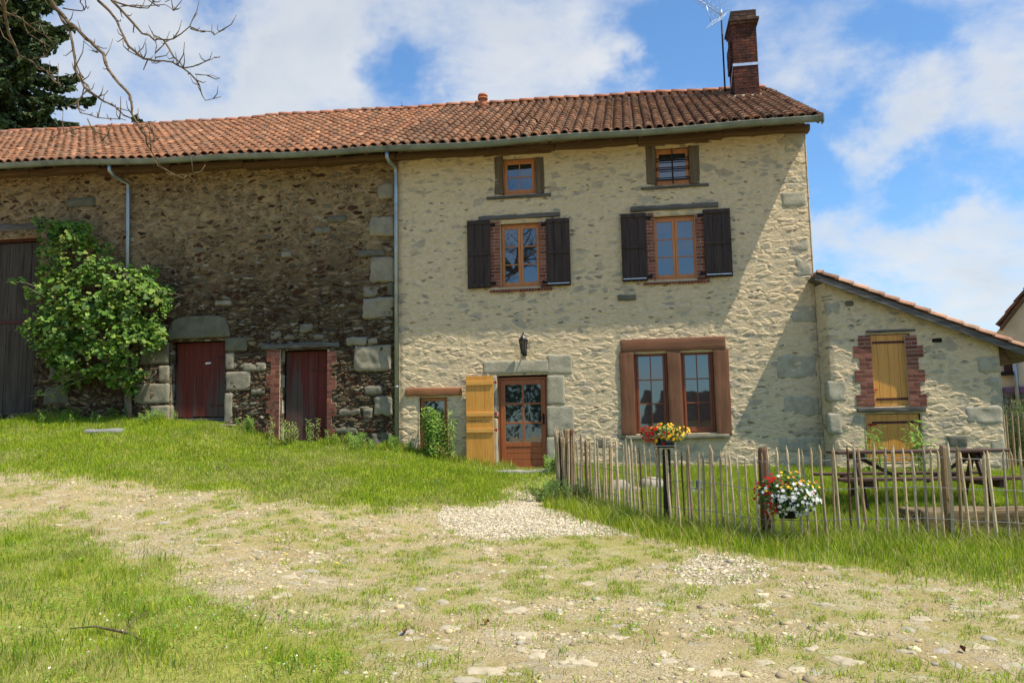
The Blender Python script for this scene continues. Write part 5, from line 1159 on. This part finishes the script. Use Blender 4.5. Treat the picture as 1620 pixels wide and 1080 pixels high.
# timber trough behind the fence
ya = -6.55; tx0 = P(1456, 830, ya)[0]; tx1 = tx0+1.9; tg = Hs(tx0+.8, ya); tzt = P(1500, 805, ya)[1]
tr2 = thing('timber_planter', (tx0+.9, ya, tg), 'low weathered railway sleeper planter box on the lawn behind the fence at the right', 'planter')
M['sleeper'] = wood('weathered sleeper', (.10, .07, .04), (.26, .19, .11), 0, .95, .1, 1.3, 1.0)
for (x0_, x1_, y0_, y1_, nm) in ((tx0, tx1, ya-.09, ya+.09, 'front_board'), (tx0, tx1, ya+.65, ya+.8, 'back_board'), (tx0, tx0+.14, ya+.095, ya+.645, 'end_board'), (tx1-.14, tx1, ya+.095, ya+.645, 'end_board')):
    b = MB(); b.rbox((x0_, y0_, tg-.05), (x1_, y1_, tzt if nm == 'front_board' else tzt-.04), .02, .022, int(x0_*9) % 50, .06, fr=3); b.build(nm, M['sleeper'], tr2, True)
b = MB(); b.rbox((tx0+.15, ya+.10, tg), (tx1-.15, ya+.64, tzt-.16), .02, .03, 7, .08); b.build('soil', M['bark'], tr2, True)

# ================================================================== stones lying about
def rock(name, x_, y_, sx_, sy_, sz_, col, label, cat, group=None, sink=.5, seed=0, rot=0):
    b = MB(); b.rbox((-sx_/2, -sy_/2, -sz_*sink), (sx_/2, sy_/2, sz_*(1-sink)), min(sx_, sy_, sz_)*.42, min(sx_, sy_)*.13, seed, max(.02, sx_/7), col, fr=2.2/max(sx_, .12))
    c_, s_ = math.cos(rot), math.sin(rot); z_ = Hs(x_, y_); b.v = [(v_[0]*c_-v_[1]*s_+x_, v_[0]*s_+v_[1]*c_+y_, v_[2]+z_) for v_ in b.v]
    o_ = b.build(name, M['stone_c'], None, True); o_['label'] = label; o_['category'] = cat
    if group: o_['group'] = group
    return o_
gx_, gy_ = G(165, 684); rock('stone_slab', gx_, gy_, .75, .35, .12, (.22, .22, .20), 'dark flat slab at the edge of the bank below the vine', 'stone', None, .4, 3, .1)
gx_, gy_ = G(960, 778); 
for k, (dx_, dy_, s_, lb) in enumerate(((0, 0, .45, 'larger pale rubble boulder behind the left pickets'), (.55, .15, .5, 'second boulder on the lawn just left of the blue shoes'), (.28, -.1, .25, 'small rubble lump between the two lawn boulders'))): rock('boulder', 1.95+dx_, -3.1+dy_, s_, s_*.7, s_*.75, (.33, .29, .23), lb, 'stone', None, .3, 40+k, k)
gx_, gy_ = 3.15, -3.25
shz = Hs(gx_, gy_)+.06; rock('boulder', gx_, gy_+.05, .34, .3, .22, (.3, .28, .24), 'low stone carrying a pair of blue shoes behind the fence', 'stone', None, .45, 50, 0)
M['shoe'] = simple('blue shoe cloth', (.10, .13, .24), .8)
sh_ = thing('pair_of_shoes', (gx_, gy_, shz), 'pair of small blue grey shoes propped on a stone behind the pickets', 'shoes')
for k, dx_ in enumerate((-.07, .08)):
    b = MB(); b.rbox((gx_+dx_-.045, gy_-.09, shz+.03), (gx_+dx_+.045, gy_-.01, shz+.21), .04, .006, k, .03); b.build('shoe', M['shoe'], sh_, True)
gx_, gy_ = G(1082, 770)
# flat stones sunk in the track: nothing tells them apart
rnd = random.Random(33); SP = [(860, 265), (1050, 313), (765, 350), (735, 478), (900, 500), (1040, 720), (835, 580), (1230, 628), (1340, 605), (1260, 660), (1200, 720), (1370, 650), (725, 415), (820, 435), (690, 395), (1000, 320), (260, 400), (1265, 258), (1380, 330)]
SP = [(x_/2.7, 680+y_/2.7) for x_, y_ in SP]
SP += [(540+x_/2.7, 680+y_/2.7) for x_, y_ in [(210, 950), (200, 1010), (380, 980), (620, 1030), (840, 960), (1000, 1000), (470, 840), (330, 690), (430, 740), (740, 770), (1050, 1010), (1180, 900), (1390, 1000), (90, 1060), (550, 1065), (800, 880), (690, 600), (860, 625), (1060, 655), (260, 870)]]
SP += [(1080+x_/2.7, 680+y_/2.7) for x_, y_ in [(250, 860), (550, 950), (490, 1020), (170, 1045), (110, 895), (1170, 1010), (1400, 1000), (150, 780), (350, 740), (780, 880), (340, 1000), (570, 1040), (950, 960), (700, 1000), (460, 820), (30, 700), (1000, 800), (1300, 880), (600, 750)]]
for i in range(75): SP.append((rnd.uniform(20, 1600), rnd.uniform(755, 1075)))
protos = []
for k in range(6):
    cc_ = rnd.choice([(.44, .37, .25), (.47, .40, .27), (.38, .33, .23), (.36, .32, .25)]); b = MB(); sx_, sy_, sz_ = .2, rnd.uniform(.11, .17), .06
    b.rbox((-sx_/2, -sy_/2, -sz_*.8), (sx_/2, sy_/2, sz_*.2), .018, .030, 70+k, .02, cc_, fr=13); protos.append(b)
cnt = 0; src = {}
for i, (px, py) in enumerate(SP):
    x_, y_ = G(px, min(py, 1078))
    if y_ > -1.0 or float(lush(np.array([x_]), np.array([y_]))[0]) > .6: continue
    k = i % 6; s_ = rnd.uniform(.5, 1.1) if i < 58 else rnd.uniform(.3, .75)
    if k not in src: o_ = protos[k].build('track_stone', M['stone_c'], None, True); src[k] = o_
    else: o_ = src[k].copy(); COL.objects.link(o_)
    o_.location = (x_, y_, Hs(x_, y_)-.002); o_.rotation_euler = (rnd.uniform(-.08, .08), rnd.uniform(-.08, .08), rnd.uniform(0, 6.28)); o_.scale = (s_, s_, s_*rnd.uniform(.45, .8))
    o_['label'] = 'flat pale stone half sunk in the dirt track'; o_['category'] = 'stone'; o_['group'] = 'flat stones half sunk in the dirt track'

# ------------------------------------------------------------------ gravel (stuff)
ico = None
def ico12():
    p_ = (1+5**.5)/2; v_ = np.array([(-1, p_, 0), (1, p_, 0), (-1, -p_, 0), (1, -p_, 0), (0, -1, p_), (0, 1, p_), (0, -1, -p_), (0, 1, -p_), (p_, 0, -1), (p_, 0, 1), (-p_, 0, -1), (-p_, 0, 1)], float)/1.9
    f_ = np.array([(0, 11, 5), (0, 5, 1), (0, 1, 7), (0, 7, 10), (0, 10, 11), (1, 5, 9), (5, 11, 4), (11, 10, 2), (10, 7, 6), (7, 1, 8), (3, 9, 4), (3, 4, 2), (3, 2, 6), (3, 6, 8), (3, 8, 9), (4, 9, 5), (2, 4, 11), (6, 2, 10), (8, 6, 7), (9, 8, 1)]); return v_, f_
IV, IF = ico12()
def pebbles(x_, y_, s_, cols_):
    n = len(x_); jit = 1+RNG.uniform(-.3, .3, (n, 12, 1)); a_ = RNG.uniform(0, 6.28, n); ca, sa = np.cos(a_), np.sin(a_); sc_ = np.stack([s_, s_*RNG.uniform(.6, 1, n), s_*RNG.uniform(.3, .6, n)], 1)
    v_ = IV[None]*jit*sc_[:, None, :]*.5; X_ = v_[:, :, 0]*ca[:, None]-v_[:, :, 1]*sa[:, None]+x_[:, None]; Y_ = v_[:, :, 0]*sa[:, None]+v_[:, :, 1]*ca[:, None]+y_[:, None]; Z_ = v_[:, :, 2]+(H(x_, y_)-s_*.02)[:, None]
    V = np.stack([X_, Y_, Z_], 2).reshape(-1, 3); T = (IF[None]+(np.arange(n)*12)[:, None, None]).reshape(-1, 3); C = np.repeat(pal(n, cols_, .3), 12, axis=0); return V, T, C
PC = [(.54, .44, .27), (.47, .38, .22), (.58, .48, .31), (.38, .34, .25), (.48, .37, .20), (.32, .25, .15)]
x_ = RNG.uniform(-11, 9, 120000); y_ = RNG.uniform(-14, -3, 120000); lg = lush(x_, y_); dist = np.hypot(x_-CAM[0], y_-CAM[1]); cl = fbm(x_, y_, 1.1, 5); k = (lg < .45) & (RNG.uniform(size=120000) < np.clip((cl-.35)*3.2, .34, 1))
x_, y_, dist = x_[k], y_[k], dist[k]; s_ = np.exp(RNG.normal(-3.85, .6, len(x_))).clip(.010, .12); A = pebbles(x_, y_, s_, PC)
gx_ = RNG.uniform(-1.2, 5.0, 60000); gy_ = RNG.uniform(-9.5, -2.5, 60000); k = inpoly(gx_, gy_, gravel) | (inpoly(gx_, gy_, gravel2) & (RNG.uniform(size=60000) < .5)); gx_, gy_ = gx_[k][:16000], gy_[k][:16000]
B = pebbles(gx_, gy_, RNG.uniform(.018, .042, len(gx_)), [(.62, .53, .38), (.52, .44, .30), (.70, .62, .47), (.46, .40, .29)])
V, T, C = merge([A, B]); fast_mesh('gravel', V, T, C, M['stone_c'], smooth=False, kind='stuff')

# ------------------------------------------------------------------ grass (stuff)
def blades(x_, y_, h_, w_, cols_, lean=.35):
    n = len(x_); z_ = H(x_, y_)-.005; az_ = RNG.uniform(0, 6.28, n); fa = RNG.uniform(0, 6.28, n); ln = RNG.uniform(.05, 1, n)*lean*h_
    dx_, dy_ = np.cos(az_)*ln, np.sin(az_)*ln; wx, wy = np.cos(fa)*w_*.5, np.sin(fa)*w_*.5
    P0 = np.stack([x_-wx, y_-wy, z_], 1); P1 = np.stack([x_+wx, y_+wy, z_], 1); P2 = np.stack([x_+dx_*.35+wx*.8, y_+dy_*.35+wy*.8, z_+h_*.55], 1); P3 = np.stack([x_+dx_*.35-wx*.8, y_+dy_*.35-wy*.8, z_+h_*.55], 1); P4 = np.stack([x_+dx_*1.2, y_+dy_*1.2, z_+h_*.97], 1)
    V = np.stack([P0, P1, P2, P3, P4], 1).reshape(-1, 3); T = (np.array([(0, 1, 2), (0, 2, 3), (3, 2, 4)])[None]+(np.arange(n)*5)[:, None, None]).reshape(-1, 3); return V, T, np.repeat(cols_, 5, axis=0)
GC = [(.28, .39, .014), (.32, .43, .018), (.20, .31, .014), (.37, .43, .028), (.42, .43, .04), (.15, .26, .016)]
GD = [(.46, .42, .16), (.52, .45, .22), (.36, .40, .07), (.30, .37, .05)]
def scatter(n, xa, xb, ya, yb): return RNG.uniform(xa, xb, n), RNG.uniform(ya, yb, n)
parts = []
# foreground left
x_, y_ = scatter(330000, -7.5, 1.0, -14.2, -5.0); jx = x_+(fbm(x_, y_, 2.2, 31)-.5)*.9+RNG.normal(0, .24, len(x_)); jy = y_+(fbm(x_, y_, 2.2, 47)-.5)*.9+RNG.normal(0, .24, len(x_)); k = inpoly(jx, jy, fore); x_, y_ = x_[k], y_[k]
f_ = x_*0+fbm(x_, y_, 1.3, 101); dry = fbm(x_, y_, 2.1, 111); keep = RNG.uniform(size=len(x_)) < np.clip(.45+(f_-.4)*2.2, .25, 1); x_, y_, f_, dry = x_[keep], y_[keep], f_[keep], dry[keep]
c_ = pal(len(x_), GC); dm_ = RNG.uniform(size=len(x_)) < np.clip((dry-.46)*2.8, .08, .8); c_[dm_] = pal(int(dm_.sum()), GD); c_ *= (.62+.7*fbm(x_, y_, 4.1, 156))[:, None]
parts.append(blades(x_, y_, RNG.uniform(.02, .08, len(x_))*(.6+3.2*np.clip(fbm(x_, y_, 3.3, 166)-.4, 0, .5)), RNG.uniform(.003, .006, len(x_)), c_, .8)); print('fore', len(x_))
# bank in front of the barn
x_, y_ = scatter(420000, -15, 1.4, -5.6, .15); jx = x_+(fbm(x_, y_, 2.2, 31)-.5)*.9+RNG.normal(0, .32, len(x_)); jy = y_+(fbm(x_, y_, 2.2, 47)-.5)*.9+RNG.normal(0, .32, len(x_)); k = inpoly(jx, jy, bank); x_, y_ = x_[k], y_[k]
keep = RNG.uniform(size=len(x_)) < (.35+.65*fbm(x_, y_, 1.9, 121)); x_, y_ = x_[keep], y_[keep]
f_ = fbm(x_, y_, 1.5, 131); edge = np.clip((y_+1.0), 0, 1)*np.clip((f_-.4)*4, 0, 1)
c_ = pal(len(x_), GC); dry = fbm(x_, y_, 1.1, 141); dm_ = RNG.uniform(size=len(x_)) < np.clip((dry-.47)*2.2+(y_ < -3)*.2, .03, .75); c_[dm_] = pal(int(dm_.sum()), GD)
c_ = c_*(.8+.4*fbm(x_, y_, 2.7, 151))[:, None]
parts.append(blades(x_, y_, RNG.uniform(.03, .09, len(x_))*(1+1.0*np.clip(f_-.45, 0, .5))+edge*RNG.uniform(0, .22, len(x_)), RNG.uniform(.006, .012, len(x_)), c_, .6)); print('bank', len(x_))
# lawn and long grass along the fence
x_, y_ = scatter(300000, .8, 12.5, -9.6, -.0); k = inpoly(x_+RNG.normal(0, .10, len(x_)), y_+RNG.normal(0, .30, len(x_))-.15+.5*(fbm(x_, y_, 1.7, 90)-.5), fencezone) & ~((x_ > tx0-.1) & (y_ > ya-.42) & (y_ < ya+.85)); x_, y_ = x_[k], y_[k]
fd = np.min(np.stack([np.hypot(x_-a_[0], y_-a_[1]) for a_ in [fpt(q_) for q_ in np.linspace(0, cum[-1], 60)]]), axis=0); f_ = fbm(x_, y_, 2.0, 161)
h_ = RNG.uniform(.07, .15, len(x_))*(1+.8*f_)+np.exp(-(fd/.30)**2)*RNG.uniform(0, .24, len(x_))**1.5; front = np.clip((-y_-7.35)/1.2, 0, 1); h_ *= (1-.55*front)
c_ = pal(len(x_), GC); dm_ = RNG.uniform(size=len(x_)) < .10+.35*front+.25*(fd < .4); c_[dm_] = pal(int(dm_.sum()), GD); c_ *= (.72+.5*fbm(x_, y_, 3.1, 155))[:, None]
parts.append(blades(x_, y_, h_, RNG.uniform(.005, .010, len(x_)), c_, .55)); print('lawn', len(x_))
# sparse tufts over the track
x_, y_ = scatter(900000, -10, 10, -14.2, -2.5); lg = lush(x_, y_); clump = fbm(x_, y_, 7.0, 171, 2); k = (lg < .75) & (RNG.uniform(size=len(x_)) < np.clip(lg*1.15, 0, 1)*np.clip((clump-.43)*5.5, .05, 1)); x_, y_, lg, clump = x_[k], y_[k], lg[k], clump[k]
c_ = pal(len(x_), GC+GC+GD); parts.append(blades(x_, y_, RNG.uniform(.010, .030, len(x_))*(1+5.5*np.clip(clump-.5, 0, 1)), RNG.uniform(.004, .008, len(x_)), c_, 1.2)); print('sparse', len(x_))
# long dry stalks leaning about the fence foot and weedy clumps in the verge
x_, y_ = scatter(5000, .9, 9, -9.2, -2.8); fd = np.min(np.stack([np.hypot(x_-a_[0], y_-a_[1]) for a_ in [fpt(q_) for q_ in np.linspace(0, cum[-1], 60)]]), axis=0); k = (fd < .9) & (y_ < -3) & (RNG.uniform(size=len(x_)) < .45); x_, y_ = x_[k], y_[k]
parts.append(blades(x_, y_, RNG.uniform(.18, .48, len(x_)), RNG.uniform(.004, .006, len(x_)), pal(len(x_), [(.52, .44, .22), (.45, .40, .15), (.36, .40, .08)]), 1.3))
x_, y_ = scatter(60000, -7.5, 9, -13.5, -.3); lg = lush(x_, y_); cl = fbm(x_, y_, 2.6, 301, 2); k = (lg > .8) & (cl > .64); x_, y_ = x_[k], y_[k]
parts.append(blades(x_, y_, RNG.uniform(.06, .17, len(x_)), RNG.uniform(.004, .009, len(x_)), pal(len(x_), [(.14, .25, .02), (.18, .30, .025), (.10, .19, .02)]), .7))
V, T, C = merge(parts); fast_mesh('grass', V, T, C, M['grass'], kind='stuff')
# clover and small broad leaves
x_, y_ = scatter(46000, -7.5, 2.5, -14.0, -4.0); jx = x_+(fbm(x_, y_, 2.2, 31)-.5)*.9; f_ = fbm(x_, y_, 1.7, 181); k = inpoly(jx, y_, fore) & (f_ > .5); x1_, y1_ = x_[k], y_[k]
x2_, y2_ = scatter(30000, -13, 8, -14, -.1); lg2 = lush(x2_, y2_); cl2 = fbm(x2_, y2_, 5.0, 191, 2); k = (cl2 > .60) & (lg2 > .15); x2_, y2_ = x2_[k], y2_[k]
x_ = np.concatenate([x1_, x2_]); y_ = np.concatenate([y1_, y2_]); n = len(x_); pz = H(x_, y_)+RNG.uniform(.015, .06, n)
V, T, C = leaf_tris(n, np.stack([x_, y_, pz], 1), RNG.uniform(.016, .032, n), np.stack([RNG.normal(0, .4, n), RNG.normal(0, .4, n), np.ones(n)], 1), pal(n, [(.14, .28, .03), (.18, .33, .035), (.24, .38, .05)])); fast_mesh('clover', V, T, C, M['grass'], kind='stuff'); print('clover', n)
# tiny white clover heads and daisies
x_, y_ = scatter(2600, -12, 1.0, -13.8, -.3); f_ = fbm(x_, y_, 1.2, 201); lg = lush(x_, y_); k = (lg > .8) & (f_ > .52); x_, y_ = x_[k], y_[k]; n = len(x_)
V, T, C = leaf_tris(n, np.stack([x_, y_, H(x_, y_)+RNG.uniform(.06, .10, n)], 1), RNG.uniform(.014, .022, n), np.stack([RNG.normal(0, .4, n), RNG.normal(-.4, .4, n), np.ones(n)], 1), pal(n, [(.7, .66, .6), (.6, .52, .48)]), 'petal'); fast_mesh('clover_flowers', V, T, C, M['petal'], kind='stuff')

# ------------------------------------------------------------------ tall weeds
def weed(name, x_, y_, n, h_, spread, label, leaf=.09, cols=((.17, .30, .04), (.24, .38, .06), (.13, .23, .03)), cat='plant', lv=26):
    z_ = Hs(x_, y_); t_ = thing(name, (x_, y_, z_), label, cat); b = MB(); ps = []; ns = []
    for i in range(n):
        bx, by = x_+random.gauss(0, spread), y_+random.gauss(0, spread*.5); hh = h_*random.uniform(.65, 1.05); lx_, ly_ = random.uniform(-.12, .12)*hh, random.uniform(-.1, .1)*hh; zb = Hs(bx, by)
        pts = [(bx, by, zb), (bx+lx_*.4, by+ly_*.4, zb+hh*.5), (bx+lx_, by+ly_, zb+hh)]; b.tube(pts, [.006, .005, .002], 5, (.14, .2, .05))
        for k in range(lv):
            f_ = .12+.88*k/lv; a_ = k*2.4; ps.append((bx+lx_*f_+math.cos(a_)*leaf*.4, by+ly_*f_+math.sin(a_)*leaf*.4, zb+hh*f_+.01)); ns.append((-math.cos(a_)*.3+random.gauss(0, .3), -math.sin(a_)*.3-.5, .8+random.gauss(0, .2)))
    m_ = len(ps); V, T, C = leaf_tris(m_, np.array(ps), RNG.uniform(leaf*.6, leaf*1.1, m_), np.array(ns), pal(m_, cols), 'lance'); b.build('stems', M['herb'], t_, True, kind='stuff'); fast_mesh('leaves', V, T, C, M['herb'], t_, kind='stuff'); return t_
weed('willowherb', -1.9, -.32, 20, 1.08, .15, 'dense feathery green weeds standing in front of the little low window', .15, lv=34)
weed('weed_plant', P(1382, 690, -.9)[0], -.9, 7, 1.0, .07, 'leafy green plant at the left foot of the yellow shed door', .16, lv=14)
weed('weed_plant', P(1450, 690, -.9)[0], -.9, 9, 1.1, .09, 'taller leafy plant at the right foot of the yellow shed door', .18, lv=14)
weed('weed_plant', P(462, 690, -.15)[0], -.25, 14, .55, .25, 'grassy weeds before the narrow red barn door', .10, ((.24, .34, .06), (.20, .30, .05), (.36, .34, .14)))
weed('weed_plant', P(250, 668, -.1)[0], -.2, 14, .28, .25, 'low weeds at the foot of the left granite door jamb', .08)
weed('weed_plant', P(395, 672, -.1)[0], -.2, 12, .42, .12, 'pale green weeds between the two red barn doors', .08)
weed('weed_plant', P(872, 735, -.5)[0], -.6, 12, .45, .12, 'small weeds beside the right foot of the house door', .10)
weed('weed_plant', P(120, 665, -.2)[0], -.3, 22, .35, .6, 'shaded weeds growing beneath the vine', .09)
weed('weed_plant', P(600, 715, -.2)[0], -.35, 22, .35, .5, 'weeds along the barn foot left of the downpipe', .09)
x_, y_ = G(920, 800); weed('weed_bush', x_, y_, 40, .42, .26, 'bushy dark green weeds at the foot of the left fence corner', .06, ((.08, .14, .03), (.12, .18, .04), (.06, .10, .025)), lv=34)
x_, y_ = G(880, 790); weed('weed_bush', x_, y_, 24, .34, .2, 'bright weeds beside the gravel path, left of the fence', .09)
for px, py, lb in ((1602, 705, 'scrubby bush in front of the neighbour house, nearest the lean-to'), (1630, 690, 'scrubby bush at the right border before the neighbour house')):
    x_, _ = P(px, py, 2.5); weed('bush', x_, 2.5, 46, 1.5, .30, lb, .11, ((.05, .10, .025), (.09, .15, .04), (.13, .14, .05)), 'bush')
# back fence right
bf = thing('picket_fence', (P(1600, 700, 1.0)[0], 1.0, .6), 'short stretch of paling fence between the lean-to and the right border', 'fence')
for k in range(16):
    x_ = P(1594, 700, 1.0)[0]+k*.11; b = MB(); hh = 1.25+random.uniform(-.05, .05); b.tube([(x_, 1.0, .55), (x_+.01, 1.0, .6+hh*.9), (x_+.01, 1.0, .6+hh)], [.022, .02, .005], 6, (.3, .25, .16)); b.build('picket', M['wood_c'], bf)

# ------------------------------------------------------------------ small things in the grass
def dandelion(px, py, label):
    x_, y_ = G(px, py); z_ = Hs(x_, y_); t_ = thing('dandelion', (x_, y_, z_), label, 'flower', 'yellow dandelions on the track'); b = MB(); h_ = .10; b.tube([(x_, y_, z_), (x_+.01, y_, z_+h_*.6), (x_+.005, y_, z_+h_)], .0025, 5, (.2, .25, .06)); b.build('stem', M['herb'], t_, True)
    n = 26; a_ = np.arange(n)*2.4; r_ = .014*np.sqrt(np.arange(n)/n); V, T, C = leaf_tris(n, np.stack([x_+.005+np.cos(a_)*r_, y_+np.sin(a_)*r_, np.full(n, z_+h_)], 1), np.full(n, .016), np.stack([np.cos(a_)*.7, np.sin(a_)*.7-.3, np.ones(n)], 1), pal(n, [(.85, .60, .02)], .1), 'petal'); fast_mesh('flower_head', V, T, C, M['petal'], t_)
    V, T, C = leaf_tris(9, np.stack([x_+np.cos(np.arange(9)*.7)*.04, y_+np.sin(np.arange(9)*.7)*.04, np.full(9, z_+.012)], 1), np.full(9, .07), np.stack([RNG.normal(0, .2, 9), RNG.normal(0, .2, 9), np.ones(9)], 1), pal(9, GC), 'lance'); fast_mesh('leaves', V, T, C, M['herb'], t_)
dandelion(452, 889, 'bright dandelion head at the edge of the grass, left of the other'); dandelion(532, 905, 'dandelion on the bare track, right of the other'); dandelion(438, 868, 'small faded dandelion farther back on the track')
pts = [G(110, 1004), G(150, 1004), G(180, 1010), G(205, 1018), G(222, 1028)]; pt2 = [G(196, 1012), G(212, 998), G(236, 989)]
b = MB(); b.tube([(x_, y_, Hs(x_, y_)+.05) for x_, y_ in pts], [.004, .008, .010, .012, .009], 6); b.tube([(x_, y_, Hs(x_, y_)+.05+.02*i) for i, (x_, y_) in enumerate(pt2)], [.008, .006, .003], 6)
b.build('fallen_twig', M['lichen_bark'], None, True, label='forked grey twig fallen in the foreground grass', category='twig')
def dead_leaf(px, py, s_, label, seed):
    x_, y_ = G(px, py); z_ = Hs(x_, y_)+.012; b = MB(); n = 8; V = [(x_, y_, z_)]
    for k in range(n): w_ = 2*math.pi*k/n; r_ = s_*(.5+.2*((k+seed) % 2)); V.append((x_+math.cos(w_)*r_*.6, y_+math.sin(w_)*r_, z_+.012*((k % 3))+.02*abs(math.cos(w_))))
    V2 = [(v_[0], v_[1], v_[2]+.0015) for v_ in V]; b.add(V, [(0, 1+(k+1) % n, 1+k) for k in range(n)], (.12, .045, .025)); b.add(V2, [(0, 1+k, 1+(k+1) % n) for k in range(n)], (.14, .05, .03)); b.build('dead_leaf', M['wood_c'], None, label=label, category='leaf')
dead_leaf(769, 989, .07, 'curled brown leaf on the bare middle of the track', 1); dead_leaf(640, 1005, .05, 'brown leaf lying left of the curled one', 2); dead_leaf(1524, 1032, .05, 'brown leaf on the stony track at the right', 3)
bpy.context.view_layer.update()
